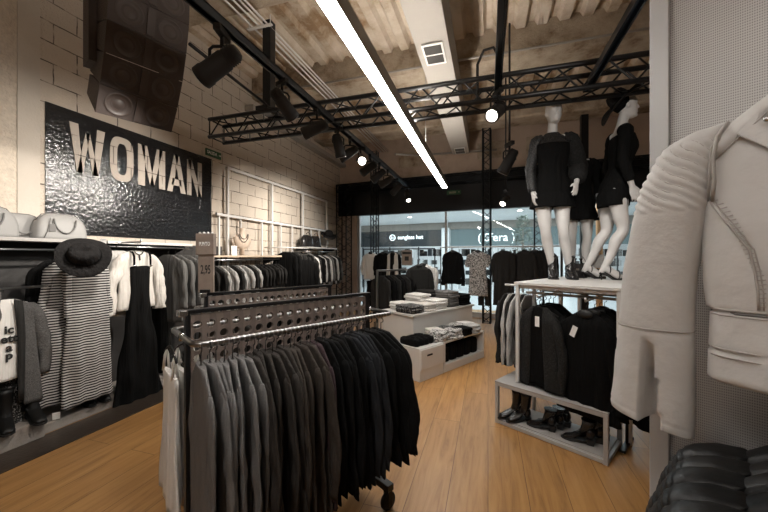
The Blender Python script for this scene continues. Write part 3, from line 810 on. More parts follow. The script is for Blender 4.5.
# price board standing on the second rack
xy = D(R2, -.0, .035)
t = thing('price_board', 'wooden PUNTO price board standing on the near end of the second rack', 'sign', (xy[0]-.03, xy[1]-.03, 1.279), math.radians(15))
m = MB(); m.cbox((0,0,.17), (.10,.016,.36), .002); m.build('board', M['cardwood'], t)
m = MB(); m.cbox((0,-.004,.30), (.118,.034,.135), .003); hb = m.build('header', M['cardwood'], t)
m = MB()
for x in (-.04,-.013,.013,.04): m.ell((x,-.004,.372), (.009,.006,.007), 8, 6)
m.build('clip', M['tagwhite'], hb)
link('lettering', text_mesh('PUNTO', .034, .0006, M['tagwhite'], STAND, .0006, .62), t, (0,-.0222,.30))
link('lettering', text_mesh("2,95", .078, .0006, M['ink'], STAND, .0012, .5), t, (0,-.0092,.135))
m = MB(); m.cbox((0,0,.0), (.06,.05,.02), .003); m.build('foot', M['blackmetal'], t)
t.location.z = 1.276

# ================================================================== LEFT WALL
def shelf_bay(label, y0, y1, z, depth=.34, rail=True, railz=None, mt='greyboard'):
    t = thing('wall_shelf', label, 'shelf', (XL+.05, (y0+y1)/2, z))
    L = y1-y0
    m = MB(); m.cbox((depth/2,0,-.015), (depth,L,.03), .003); m.build('board', M[mt], t)
    for s in (-1, 1):
        m = MB(); m.prism([(0,0),(depth*.9,0),(depth*.9,-.03),(.03,-.14),(0,-.14)], .012, Matrix.Translation((0,s*(L/2-.1),-.03))); m.build('bracket', M['darkpanel'], t)
    if rail:
        rz = (railz or z-.10)-z
        m = MB(); m.bar((depth*.85,-L/2+.02,rz), (depth*.85,L/2-.02,rz), .011, 10)
        m.build('rail', M['steel'], t)
        m = MB()
        for s in (-1, 0, 1): m.bar((0,s*(L/2-.04),rz), (depth*.85,s*(L/2-.04),rz), .009, 8)
        m.build('rail_arm', M['steel'], t)
    return t
shelf_bay('grey wall shelf carrying the pale handbags', .35, 2.42, 1.655)
shelf_bay('white wall shelf above the hung blouse', 2.46, 3.5, 1.66, .30, True, 1.60, 'whiteboard')
shelf_bay('pale wooden wall shelf under the necklace bust', 3.54, 5.45, 1.51, .36, True, 1.44, 'lightwood')
m = MB(); m.bar((0,-.8,0),(0,.8,0),.011,10); m.bar((0,-.75,0),(-.5,-.75,0),.009); m.bar((0,.75,0),(-.5,.75,0),.009); m.bar((0,0,0),(-.5,0,0),.009)
tag(m.build('wall_rail', M['steel'], None, (-3.60, 1.2, 1.245)), 'low steel wall rail holding the tweed coat', 'rail')
# -- pale handbags
def handbag(label, y, z, w=.36, h=.23, d=.17, rz=0.0):
    t = thing('handbag', label, 'handbag', (-3.84, y, z), PI/2+rz)
    m = MB(); rings = []; K = 28
    prof = [(0,.92,.94),(.012,1,1),(.10,1,1),(.30,.985,.98),(.5,.95,.93),(.68,.88,.82),(.82,.78,.64),(.92,.64,.42),(.98,.48,.22),(1,.36,.10)]
    for f, a, b in prof:
        R = []
        for k in range(K):
            th = 2*PI*k/K
            R.append((w/2*a*sgnpow(math.cos(th),.42)*(1+.012*vnoise(f*5,k*.4,y)), d/2*b*sgnpow(math.sin(th),.5), h*f))
        rings.append(R)
    m.loft(rings, True); m.build('body', M['bagw'], t)
    for s in (-1, 1):
        m = MB(); pts = []
        for k in range(13):
            a = PI*k/12
            pts.append((-.085*math.cos(a), s*(.080+.016*math.sin(a)), h*.78-.13*math.sin(a)+(.0 if s<0 else .12*math.sin(a))))
        m.tube(pts, .0065, 6); m.build('handle', M['bagseam'], t)
    m = MB(); m.tube([(-w*.44,0,h*.72),(-w*.34,0,h*.95),(-w*.2,0,h+.003),(w*.2,0,h+.003),(w*.34,0,h*.95),(w*.44,0,h*.72)], .004, 6); m.build('zip', M['bagseam'], t)
    m = MB(); m.box((-.10,-d/2-.004,h*.42),(.045,.003,.07)); m.tube([(-.10,-d/2-.002,h*.58),(-.09,-d/2+.01,h*.75)], .002, 5); m.build('leather_tag', M['bagseam'], t)
    m = MB(); pts = [(-w*.40,-d/2-.001,.004),(-w*.33,-d/2-.0015,h*.3),(-w*.30,-d/2*.98,h*.62),(-w*.26,-d/2*.8,h*.8)]
    m.tube(pts, .003, 5); m.build('piping', M['bagseam'], t)
    return t
handbag('pale dome handbag with a hanging tag, at the left edge of the shelf', 1.60, 1.656, .40, .25)
handbag('pale dome handbag with looped handles, beside the black painted panel', 2.10, 1.656, .40, .235)
handbag('pale handbag half hidden between the two front handbags', 1.86, 1.656, .34, .215, .12).location.x = -3.95
# -- grey coat over the lettered tee
CY = 1.60
t = thing('lettered_tee', 'white tee with black letters hanging under the grey tweed coat', 'tee', (-3.605, CY, 1.245-HOOK), PI/2)
torso_cloth(MB(), .62, .19, .20, .035, 3, .08, .06, yo=-.005, fa=.004).build('bodice', M['whitecloth'], t)
for k, (tx, z) in enumerate((('ic',-.235),('ett',-.305),('a',-.375),('p',-.435))):
    link('lettering', text_mesh(tx, .085, .0008, M['ink'], STAND, .003), t, (.022, -.052, z))
add_hanger(t, .17, .055)
t = thing('tweed_coat', 'open dark grey tweed coat hanging at the far left over a white tee', 'coat', (-3.605, CY, 1.25-HOOK), PI/2)
# open front: a C-shaped shell
def open_coat(L, ws, wh, tt, gap, seed, drop=.08, rows=22, n=30):
    m = MB(); vs = []; rr = bodyrows(L, ws, wh, .02, tt, .07, drop, rows)
    for (z, w, t_, g) in rr:
        gp = gap*(1+.5*g)
        for k in range(n+1):
            u = k/n; a0 = -PI/2+math.asin(min(.95, gp/w)); th = a0+(2*PI-2*math.asin(min(.95,gp/w)))*u
            x = w*sgnpow(math.cos(th),.8); y = t_*sgnpow(math.sin(th),.7)
            am = .008*min(1,g*2); y += am*math.sin(x*40+seed+2*vnoise(z*2,x,seed)); 
            vs.append((x, y, z-.01*g*vnoise(x*8,seed)))
    nn = n+1; fs = []
    for i in range(len(rr)-1):
        for k in range(n): fs.append((i*nn+k, i*nn+k+1, (i+1)*nn+k+1, (i+1)*nn+k))
    inner = [((x*.965), y*.9, z) for x, y, z in vs]; b = len(vs)
    fs2 = [tuple(b+i for i in reversed(f)) for f in fs]
    ed = []
    for i in range(len(rr)-1):
        for k in (0, n): ed.append((i*nn+k, (i+1)*nn+k, b+(i+1)*nn+k, b+i*nn+k))
    for k in range(n):
        i = len(rr)-1; ed.append((i*nn+k, i*nn+k+1, b+i*nn+k+1, b+i*nn+k)); ed.append((k, b+k, b+k+1, k+1))
    m.add(vs+inner, fs+fs2+ed, True); return m
open_coat(.86, .215, .25, .062, .062, 2).build('bodice', M['tweed'], t)
for sg in (-1, 1): arm_cloth(MB(), sg, .215, .06, .60, .062, .05, 4+sg, .075, fa=.007).build('sleeve', M['tweed'], t)
m = MB()
for sg in (-1, 1):
    V = []
    for i in range(9):
        f = i/8; z = -.01-.80*f; x0 = .045+.022*min(1,f*3); x1 = x0+.05*(1-.3*f)
        V += [(sg*x0,-.066-.004*math.sin(f*9),z),(sg*x1,-.07,z-.01),(sg*x1,-.062,z-.01),(sg*x0,-.058,z)]
    F = []
    for i in range(8):
        for k in range(4): F.append((i*4+k, i*4+(k+1)%4, (i+1)*4+(k+1)%4, (i+1)*4+k))
    F += [(0,1,2,3),(35,34,33,32)]
    m.add(V, F, True)
m.build('lapel', M['charcloth'], t); add_hanger(t, .18, .055)
# leggings showing under the coat
t = thing('jacquard_leggings', 'patterned black and white leggings showing under the tweed coat', 'trousers', (-3.66, CY+.02, 1.245-HOOK), PI/2)
m = MB()
for sg in (-1, 1): arm_cloth(m, sg, .11, .40, .68, .06, .04, 3+sg, .0, cuff=.55)
m.build('legs', M['print2'], t); add_hanger(t, .12, .42)
# grey tops behind and above on the upper rail
src = top_master('hung_sweater', .62, .19, .19, .022, 'grey2', 6, sl=.55)
place(src, (-3.76, 1.50, 1.555-HOOK), .2, 'grey sweater on the upper wall rail at the left edge', 'sweaters on the upper left rail')
for i in range(3): again(src, (-3.76, 1.18+.1*i, 1.555-HOOK), .15, 'grey sweater on the upper wall rail, %s in from the left edge of the shelf' % ORD[i], 'top', 'sweaters on the upper left rail')
# -- striped dresses
SY = 2.13
FACEHAT = Vector((.80,-.50,.42)).to_track_quat('Z','Y').to_euler()
def long_dress(nm, lab, xy, z, mt, L=1.26, rz=PI/2, seed=1, ws=.19, wh=.23, sl=.5, t_=.04, slm=None, rx=.05):
    t = thing(nm, lab, 'dress', (xy[0], xy[1], z), rz)
    torso_cloth(MB(), L, ws, wh, t_, seed, .07, .08, rows=34, n=60, fa=.013, ff=10, hem=.02).build('bodice', M[mt], t)
    if sl:
        for sg in (-1, 1): arm_cloth(MB(), sg, ws, .075, sl, rx, .035, seed+sg, .032, fa=.006, rows=22).build('sleeve', M[slm or mt], t)
    add_hanger(t, ws-.02, .055); return t
long_dress('striped_dress', 'long black and white striped knit dress hanging in front with the hat above', (-3.50, SY, 1.0), 1.545-HOOK, 'stripe', 1.27, seed=2, ws=.165, wh=.215, sl=.44, rx=.038)
d2 = long_dress('striped_dress', 'striped knit dress half hidden behind the front striped dress, its left edge showing', (-3.62, SY-.10, 1.0), 1.545-HOOK, 'stripe', 1.25, seed=5, ws=.165, wh=.21, sl=.48, rx=.04)
d3 = long_dress('black_dress', 'long black dress hanging behind the striped dresses', (-3.72, SY-.13, 1.0), 1.545-HOOK, 'blackcloth', 1.2, seed=8, ws=.165, wh=.21, sl=.5, rx=.04)
t = thing('garment_bracket', 'steel face-out arm carrying the striped dresses', 'rail', (-4.045, SY-.02, 1.55))
m = MB(); m.tube([(0,0,0),(.66,0,0),(.67,0,.03)], .009, 8); m.build('arm', M['steel'], t)
m = MB(); m.box((.003,0,0),(.012,.05,.09)); m.build('wall_plate', M['steel'], t)
# -- black hat
def hat(label, loc, rot, r=.225, mt='felt', cat='hat'):
    t = thing('brimmed_hat', label, cat, loc); t.rotation_euler = rot
    m = MB(); vs = []; fs = []; n = 40
    prof = [(r,.0),(r*.98,.006),(r*.75,.004),(r*.52,.004),(.108,.008),(.102,.03),(.097,.07),(.088,.105),(.068,.122),(.035,.118),(.001,.112)]
    for rr, z in prof:
        for k in range(n):
            a = 2*PI*k/n; x, y = rr*math.cos(a)*(1.06 if rr < .11 else 1), rr*math.sin(a)*(.92 if rr < .11 else 1)
            zz = z
            if rr > .11: zz += ((rr-.108)/(r-.108))**1.6*.030*(math.cos(2*a)+.35*math.sin(3*a+1))
            elif z > .09: zz -= .03*max(0, 1-abs(y)/.05)*max(0,(.5+x*4)) ; 
            if .09 <= z <= .11: y *= 1-.22*max(0, math.cos(a)); 
            vs.append((x, y, zz))
    for i in range(len(prof)-1):
        for k in range(n): fs.append((i*n+k, i*n+(k+1)%n, (i+1)*n+(k+1)%n, (i+1)*n+k))
    under = [(v[0], v[1], v[2]-.004) for v in vs]; b = len(vs)
    fs += [tuple(b+q for q in reversed(f)) for f in fs]
    fs += [(k, b+k, b+(k+1)%n, (k+1)%n) for k in range(n)]
    m.add(vs+under, fs, True); m.build('felt_body', M[mt], t)
    m = MB(); m.lathe([(.110,.010),(.1105,.012),(.1065,.038),(.1055,.038)], n, Matrix.Diagonal((1.06,.92,1,1))); m.build('band', M['blackcloth'], t)
    return t
hat('black felt hat with a wide wavy brim hung above the striped dress', (-3.28, 1.965, 1.50), FACEHAT, .185)
# -- blouse and dungaree dress
BX, BY, BZ = -3.54, 2.60, 1.64-HOOK
t = thing('ruffled_blouse', 'white blouse hanging under the black dungaree dress', 'blouse', (BX, BY, BZ), PI/2)
torso_cloth(MB(), .60, .185, .20, .035, 11, .055, .05, fa=.006).build('bodice', M['creamcloth'], t)
for sg in (-1, 1): arm_cloth(MB(), sg, .185, .05, .60, .058, .045, 12+sg, .11, fa=.012, cuff=1.1, rows=24).build('sleeve', M['creamcloth'], t)
m = MB(); m.tube([(-.05,-.03,-.004),(-.03,-.04,-.03),(0,-.042,-.045),(.03,-.04,-.03),(.05,-.03,-.004)], .006, 6); m.tube([(0,-.044,-.045),(.004,-.046,-.10)], .006, 6); m.build('neck_tie', M['ink'], t)
add_hanger(t, .165, .045)
t = thing('dungaree_dress', 'long black dungaree dress with straps and buckles over the white blouse', 'dress', (BX+.012, BY+.015, BZ), PI/2)
torso_cloth(MB(), 1.44, .110, .265, .058, 21, .10, .02, rows=34, n=60, fa=.015, ff=9, hem=.02, top=-.155).build('skirt', M['blackcloth'], t)
for sg in (-1, 1):
    m = MB(); m.tube([(sg*.088,-.055,-.17),(sg*.086,-.054,-.06),(sg*.088,-.03,-.012),(sg*.085,.02,-.012),(sg*.09,.05,-.1)], .010, 6); m.build('strap', M['blackcloth'], t)
    m = MB(); m.cbox((sg*.087,-.064,-.155), (.034,.008,.012), .003); m.build('buckle', M['chrome'], t)
add_hanger(t, .10, .03)
src = thing('pale_cardigan', 'pale cardigan hanging open just left of the white blouse', 'cardigan', (BX-.10, BY-.13, BZ), PI/2-.2)
torso_cloth(MB(), .66, .175, .19, .03, 31, .06, .05, fa=.008).build('bodice', M['lightgrey'], src)
for sg in (-1, 1): arm_cloth(MB(), sg, .175, .05, .62, .055, .04, 32+sg, .06, fa=.009, cuff=.95).build('sleeve', M['lightgrey'], src)
add_hanger(src, .155, .045)
t = thing('garment_bracket', 'steel face-out arm carrying the blouse and the dungaree dress', 'rail', (-4.045, BY, 1.645))
m = MB(); m.tube([(0,0,0),(.56,0,0),(.57,0,.03)], .009, 8); m.build('arm', M['steel'], t)
m = MB(); m.box((.003,0,0),(.012,.05,.09)); m.build('wall_plate', M['steel'], t)
m = MB(); torso_cloth(m, 1.0, .15, .19, .03, 41, .14, .02); q = m.build('skirt', M['blackcloth'], None, (-3.80, 3.02, 1.12), .15)
tag(q, 'black trousers hanging beside the dungaree dress under the grey coats', 'trousers')
# -- grey coats right of the blouse
src = top_master('grey_coat', .80, .2, .22, .03, 'grey2', 51, sl=.58, rx=.06, ry=.04, fa=.008, out=.06)
labs = ['mid grey coat right beside the dungaree dress', 'second grey coat right of the dungaree dress', 'third grey coat right of the dungaree dress', 'grey coat behind the price board, farthest from the dungaree dress']
for i, lb in enumerate(labs):
    if i == 0: place(src, (-3.70, 3.10, 1.60-HOOK), .1, lb, 'grey coats on the left wall rail')
    else: again(src, (-3.72, 3.10+.12*i, 1.60-HOOK), .1+.05*i, lb, 'coat', 'grey coats on the left wall rail')
src['category'] = 'coat'
# -- tops below the necklace shelf
mA = top_master('short_sleeved_shirt', .56, .19, .2, .016, 'lightgrey', 61, sl=.3, rx=.05, ry=.022, n=28, rows=14)
mB = top_master('short_sleeved_shirt', .58, .19, .2, .016, 'charcloth', 62, sl=.3, rx=.05, ry=.022, n=28, rows=14)
for i in range(15):
    pale = i in (2,3,5,6,8)
    s_ = mA if pale else mB
    o = s_ if i in (0, 2) else copy_tree(s_)
    place(o, (-3.72, 3.68+.115*i, 1.44-HOOK), .12*math.sin(i*2.2), '%s top under the wooden shelf, %s from its near end' % ('pale' if pale else 'black', ORD[i]), 'tops under the wooden wall shelf')
# -- necklace bust
t = thing('necklace_bust', 'cream jewellery bust wearing necklaces on the wooden wall shelf', 'display bust', (-3.84, 4.55, 1.511), PI/2-.5)
m = MB(); rings = []
for z, w, d_ in ((.0,.035,.03),(.10,.03,.028),(.115,.075,.05),(.16,.115,.06),(.24,.14,.062),(.29,.145,.055),(.325,.10,.045),(.345,.052,.04),(.40,.045,.04),(.43,.047,.042),(.445,.03,.028)):
    rings.append([(w*math.cos(2*PI*k/24), d_*math.sin(2*PI*k/24)-.0, z) for k in range(24)])
m.loft(rings, True); m.build('form', M['skinform'], t)
for k, (a, dz) in enumerate(((.06,.08),(.075,.13))):
    m = MB(); m.tube([(a*math.cos(PI*q/10), -.055-.012*math.sin(PI*q/10), .345-dz*math.sin(PI*q/10)) for q in range(11)], .005, 6); m.build('necklace', M['ink'], t)
t = thing('small_card', 'small white card standing beside the jewellery bust', 'card', (-3.82, 4.34, 1.511), PI/2-.4)
m = MB(); m.cbox((0,0,.075), (.09,.012,.15), .002); m.build('card', M['tagwhite'], t)
m = MB(); m.box((0,.02,.006),(.06,.05,.012)); m.build('foot', M['blackplastic'], t)
# -- far rails on the wall
shelf_bay('white wall shelf over the far jackets carrying the two black bags', 6.35, 7.85, 1.70, .36, True, 1.60, 'greyboard')
m = MB(); 
t = thing('wall_rail', 'pale wall rail over the black jackets, before the far shelf', 'rail', (-4.05, 5.85, 1.66))
m.tube([(0,-.45,0),(.42,-.45,0),(.42,.45,0),(0,.45,0)], .012, 8); m.build('rail', M['whitemetal'], t)
mj = {k: top_master('jacket', .70, .2, .2, .024, mt, 70+i, sl=.55, rx=.055, ry=.03, n=28, rows=14, cat='jacket') for i, (k, mt) in enumerate((('black','blackcloth'),('charcoal','charcloth'),('white','whitecloth'),('grey','grey2'),('pale','lightgrey')))}
seqj = [('black',5.46,1.66),('black',5.58,1.66),('charcoal',5.70,1.66),('charcoal',5.82,1.66),('black',5.94,1.66),('black',6.06,1.66),('grey',6.18,1.66),
        ('black',6.42,1.60),('white',6.54,1.60),('charcoal',6.66,1.60),('black',6.78,1.60),('pale',6.90,1.60),('charcoal',7.02,1.60),('pale',7.14,1.60),('grey',7.26,1.60),('charcoal',7.38,1.60),('pale',7.50,1.60),('charcoal',7.62,1.60),('grey',7.74,1.60)]
us = set()
for i, (k, y, z) in enumerate(seqj):
    o = mj[k] if k not in us else copy_tree(mj[k]); us.add(k)
    place(o, ((-3.63 if y < 6.3 else -3.74), y, z-HOOK), .12+.18*math.sin(i*2.7), '%s jacket on the far left wall, %s along its rail' % (k, ORD[i if i < 7 else i-7]) + (' before the bags' if i < 7 else ' under the bags'), 'jackets on the far left wall')
# front-facing jackets at the end of the first far rail
o = copy_tree(mj['black']); place(o, (-3.35, 5.72, 1.52-HOOK), .75, 'big black jacket hung face-out in front of the far jackets', 'jackets on the far left wall')
o = copy_tree(mj['charcoal']); place(o, (-3.50, 6.05, 1.56-HOOK), .75, 'charcoal jacket hung face-out right of the big black jacket', 'jackets on the far left wall')
t = thing('garment_bracket', 'steel face-out arm holding the big black jacket at the far wall', 'rail', (-4.04, 5.72, 1.525)); m = MB(); m.tube([(0,0,0),(.72,0,0),(.73,0,.02)], .009, 8); m.build('arm', M['steel'], t)
t = thing('garment_bracket', 'steel face-out arm holding the charcoal jacket at the far wall', 'rail', (-4.04, 6.05, 1.565)); m = MB(); m.tube([(0,0,0),(.57,0,0),(.58,0,.02)], .009, 8); m.build('arm', M['steel'], t)
for i, y in enumerate((6.62, 6.98)):
    t = thing('black_bag', ['left black handbag on the shelf over the far jackets', 'right black handbag on the shelf over the far jackets'][i], 'handbag', (-3.86, y, 1.701), PI/2-.3)
    m = MB(); rings = []
    for f, a, b in ((0,.95,1),(.05,1,1),(.6,.93,.8),(.85,.8,.5),(1,.55,.15)):
        rings.append([(.17*a*sgnpow(math.cos(2*PI*k/20),.5), .08*b*sgnpow(math.sin(2*PI*k/20),.5), .26*f) for k in range(20)])
    m.loft(rings, True); m.build('body', M['leathers'], t)
    m = MB(); m.tube([(.08*math.cos(PI*k/10), -.05, .20+.12*math.sin(PI*k/10)) for k in range(11)], .006, 6); m.build('handle', M['leathers'], t)
    m = MB(); m.box((0,-.081,.13),(.05,.004,.03)); m.build('clasp', M['chrome'], t)
t = thing('hat_stand', 'slim metal hat stand on the far shelf end', 'stand', (-3.86, 7.65, 1.701))
m = MB(); m.bar((0,0,0),(0,0,.22),.008); m.lathe([(.06,0),(.06,.01),(.01,.012)],16); m.build('pole', M['steel'], t)
m = MB(); m.ell((0,0,.30),(.085,.085,.10)); m.build('head_form', M['skinform'], t)
h = hat('black brimmed hat on the stand at the far end of the left wall', (-3.84, 7.65, 2.02), (math.radians(25),math.radians(10),.6), .20)
# -- shoes on the ledge
def boot(label, loc, rz, sc=1.0, shaft=.16, mt='leathers', heel=.05, group=None, cat='boot'):
    t = thing('ankle_boot', label, cat, loc, rz, group); t.scale = (sc,)*3
    boot_parts(t, shaft, mt, heel); return t
_bm = {}
def boot_parts(t, shaft, mt, heel, base=0.0):
    key = (shaft, mt, heel)
    if key not in _bm:
        m = MB(); rings = []; K = 20
        sp = [(-.155,.016,.018,.012,85),(-.14,.022,.032,.020,82),(-.10,.028+heel*.05,.040,.026,80),(-.05,.040+heel*.35,.040,.036,68),(-.012,.060+heel*.75,.037,.050,48),(.022,.085+heel,.036,.058,25),(.032,.12+heel,.037,.048,8),(.034,.14+heel+shaft*.2,.042,.047,2),(.036,.12+heel+shaft*.75,.048,.052,0),(.036,.12+heel+shaft,.050,.055,-2)]
        for (y, z, rx, rv, ang) in sp:
            a = math.radians(ang)
            rings.append([(rx*math.cos(2*PI*k/K), y+rv*math.sin(2*PI*k/K)*math.cos(a), z+rv*math.sin(2*PI*k/K)*math.sin(a)*1.0) for k in range(K)])
        m.loft(rings, True)
        m.ell((0,.045,.052+heel),(.036,.036,.05),16,10)
        up = m.mesh('upper', M[mt])
        m = MB(); V = []
        out = [(-.172,.0),(-.165,.020),(-.135,.038),(-.09,.044),(-.04,.038),(.0,.034),(.05,.035),(.078,.022),(.084,0)]
        pl = [(w, y) for y, w in out]+[(-w, y) for y, w in reversed(out[1:-1])]
        def hz(y): return .0 if y < -.06 else heel*min(1,(y+.06)/.09)
        n = len(pl); V = [(x, y, hz(y)) for x, y in pl]+[(x, y, hz(y)+.011) for x, y in pl]
        m.add(V, [tuple(range(n)), tuple(reversed(range(n,2*n)))]+[(k,n+k,n+(k+1)%n,(k+1)%n) for k in range(n)])
        so = m.mesh('sole', M['sole'])
        m = MB(); m.cbox((0,.052,heel/2+.001),(.052,.052,heel+.002),.006); he = m.mesh('heel', M['sole'])
        m = MB(); m.box((0,-.002,.0),(.002,.04,.09)); 
        _bm[key] = (up, so, he)
    for nm, me in zip(('upper','sole','heel'), _bm[key]): link(nm, me, t, (0,0,base))
    m = MB(); m.tube([(0,.088,.12+heel+shaft*.8),(0,.104,.13+heel+shaft),(0,.088,.12+heel+shaft*1.05)], .004, 6); m.build('pull_tab', M[mt], t, (0,0,base))
LZ = .0915
boot('black ankle boot at the left edge of the ledge, left of its pair', (-3.60, 1.62, .151), math.radians(70), 1.1, .12, 'leatherb', .03)
boot('black ankle boot on the ledge under the tweed coat, right of its pair', (-3.58, 1.78, .151), math.radians(80), 1.1, .12, 'leatherb', .03)
boot('black chunky boot under the striped dress, left of its pair', (-3.68, 2.20, LZ), math.radians(85), 1.0, .14, 'leatherb', .04)
boot('black chunky boot under the striped dress, right of its pair', (-3.66, 2.33, LZ), math.radians(80), 1.0, .14, 'leatherb', .04)
boot('black shoe on the ledge beyond the dungaree dress', (-3.70, 3.22, LZ), math.radians(75), 1.0, .02, 'leatherb', .03, cat='shoe')
boot('second black shoe on the ledge beyond the dungaree dress, farther right', (-3.70, 3.36, LZ), math.radians(70), 1.0, .02, 'leatherb', .03, cat='shoe')
m = MB(); m.cbox((0,0,.03),(.05,.004,.06),.001); tag(m.build('price_card', M['tagwhite'], None, (-3.555, 1.92, .0915), math.radians(60)), 'small white price card by the black ankle boots', 'card')
# ================================================================== GONDOLA WITH MANNEQUINS
G0 = RM(1.0, 3.02)                    # near-left foot of the low bench
def frame_box(m, x0, x1, y0, y1, z0, z1, b=.028, skip=()):
    for x in (x0+b/2, x1-b/2):
        for y in (y0+b/2, y1-b/2): m.cbox((x,y,(z0+z1)/2), (b,b,z1-z0), .002, seg=1)
t = thing('shoe_bench', 'low pale grey steel bench with ankle boots on its lower board', 'bench', (G0[0], G0[1], 0), TH)
LB, DB, HB = .87, .42, .365
for x in (.015, LB-.015):
    for y in (.015, DB-.015):
        m = MB(); m.cbox((x,y,HB/2), (.03,.03,HB), .002, seg=1); m.build('leg', M['greymetal'], t)
m = MB()
for z in (.02, HB-.012):
    for y in (.015, DB-.015): m.cbox((LB/2,y,z), (LB-.06,.03,.03), .002, seg=1)
    for x in (.015, LB-.015): m.cbox((x,DB/2,z), (.03,DB-.06,.03), .002, seg=1)
m.build('frame', M['greymetal'], t)
m = MB(); m.cbox((LB/2,DB/2,HB+.006), (LB+.004,DB+.004,.012), .002); m.build('top_board', M['greyboard'], t)
m = MB(); m.cbox((LB/2,DB/2,.041), (LB-.05,DB-.05,.012), .002); m.build('lower_board', M['greyboard'], t)
bt = HB+.0125
def gb(x, y): return D(G0, x, y)
for (x, y, rz, lb, sh) in ((.115,.13,-35,'tall black chelsea boot at the left end of the bench, left of its pair',.12),(.20,.12,-35,'tall black chelsea boot at the left end of the bench, right of its pair',.12),
                       (.40,.12,-82,'pointed black ankle boot in the middle of the bench, front of its group',.035),(.435,.20,-80,'pointed black ankle boot in the middle of the bench, second from the front',.035),(.46,.29,-80,'pointed black ankle boot in the middle of the bench, rearmost',.035),
                       (.68,.12,-80,'black ankle boot at the right end of the bench, front of its group',.045),(.72,.20,-78,'black ankle boot at the right end of the bench, second from the front',.045),(.74,.29,-78,'black ankle boot at the right end of the bench, rearmost',.045)):
    p = gb(x, y); boot(lb, (p[0], p[1], .0475), TH+math.radians(rz), .92, sh, 'leathers', .04 if sh < .1 else .022, 'boots on the low bench')
# the tall stand behind: white frame with a top board
GX0, GX1, GY0, GY1, GZ = .15, .93, .085, 1.75, 1.27
t = thing('display_stand', 'white steel stand with a top board carrying the mannequins', 'display stand', (G0[0], G0[1], 0), TH)
for x in (GX0+.014, GX1-.014):
    for y in (GY0+.36, (GY0+GY1)/2+.2, GY1-.014):
        m = MB(); m.cbox((x,y,GZ/2-.01), (.028,.028,GZ-.03), .002, seg=1); m.build('post', M['whitemetal'], t)
for x in (GX0+.014, GX1-.014):
    m = MB(); m.cbox((x,GY0+.014,(GZ+bt)/2-.01), (.028,.028,GZ-bt-.03), .002, seg=1); m.build('post', M['whitemetal'], t)
m = MB(); m.cbox(((GX0+GX1)/2,(GY0+GY1)/2,GZ-.012), (GX1-GX0+.02,GY1-GY0+.02,.024), .003); m.build('top_board', M['whiteboard'], t)
m = MB()
for y in (GY0+.03, GY1-.03): m.cbox(((GX0+GX1)/2,y,GZ-.04), (GX1-GX0-.06,.028,.03), .002, seg=1)
for x in (GX0+.014, GX1-.014): m.cbox((x,(GY0+GY1)/2,GZ-.04), (.028,GY1-GY0-.1,.03), .002, seg=1)
m.build('top_frame', M['whitemetal'], t)
m = MB(); zr2 = GZ-.105
for y in (GY0+.20, GY0+.50): m.bar((GX0+.01,y,zr2),(GX1-.01,y,zr2),.012,10)
m.build('hang_rail', M['whitemetal'], t)
m = MB(); m.bar((GX0,GY0+.34,zr2+.045),(GX0-.27,GY0+.34,zr2+.045),.011,10)
m.build('side_rail', M['whitemetal'], t)
for k in range(2):
    m = MB(); m.tube([(GX0+.20+.36*k,GY0+.52,zr2),(GX0+.20+.36*k,GY0-.02,zr2-.01),(GX0+.20+.36*k,GY0-.03,zr2+.015)], .008, 8); m.build('face_out_arm', M['whitemetal'], t)
# clothes on the front of the stand
kn = thing('glitter_cardigan', 'black glitter cardigan with a white swing tag at the front left of the stand', 'cardigan')
open_coat(.68, .175, .20, .045, .04, 4, .10).build('bodice', M['blackknit'], kn)
for sg in (-1, 1): arm_cloth(MB(), sg, .178, .10, .58, .045, .04, 80+sg, .05).build('sleeve', M['blackknit'], kn)
mm = MB(); torso_cloth(mm, .66, .155, .17, .03, 83, .06, .105); mm.build('lining', M['blackcloth'], kn)
card_tag(kn, .015, -.05, -.075, .04, .085); add_hanger(kn, .17, .055)
pk = gb(GX0+.20, GY0+.02); place(kn, pk, zr2-HOOK-.01, TH-.25, kn['label'])
for i in range(3):
    p = gb(GX0+.20, GY0+.13+.10*i)
    o = copy_tree(MAST['black'][i % 2]); place(o, p, zr2-HOOK-.01, TH-.25, 'black knit hanging behind the glitter cardigan, %s from the front' % ORD[i], 'black knits behind the glitter cardigan'); o.scale = (1.05,2,.95)
bt2 = top_master('black_blouse', .78, .19, .235, .045, 'blackcloth', 91, sl=.62, rx=.055, ry=.045, fa=.012, drop=.10)
place(bt2, gb(GX0+.56, GY0+.0), zr2-HOOK-.01, TH-.2, 'wide black top with a slanted white tag at the front right of the stand')
card_tag(bt2, -.05, -.062, -.11, .04, .085, .35)
for i in range(3): again(bt2, (*gb(GX0+.58+.01*i, GY0+.13+.10*i), zr2-HOOK-.01), TH-.2, 'black top hanging behind the wide black top, %s from the front' % ORD[i], 'top', 'black tops behind the wide black top')
for k in range(3):
    o = copy_tree(mj['black']); place(o, gb(GX0+.74+.05*k, GY0+.50), zr2-HOOK, TH+PI/2, 'black jacket hanging at the right end of the stand rail, %s from the right post' % ORD[2-k], 'black jackets at the right end of the stand')
lowk = top_master('black_tunic', .70, .2, .24, .04, 'blackcloth', 95, sl=.6)
place(lowk, gb(1.10, .42), .86, TH-.5, 'black tunic hanging low beyond the right end of the bench')
t = thing('low_rail', 'dark floor rail beyond the bench carrying the black tunic', 'rail', (*gb(1.10, .42), 0), TH)
m = MB(); m.bar((-.2,0,.855+HOOK),(.25,0,.855+HOOK),.010); m.build('bar', M['blackmetal'], t)
for x in (-.2,.25):
    m = MB(); m.bar((x,0,.0),(x,0,.86+HOOK),.011); m.cbox((x,0,.01),(.04,.3,.02),.004); m.build('upright', M['blackmetal'], t)
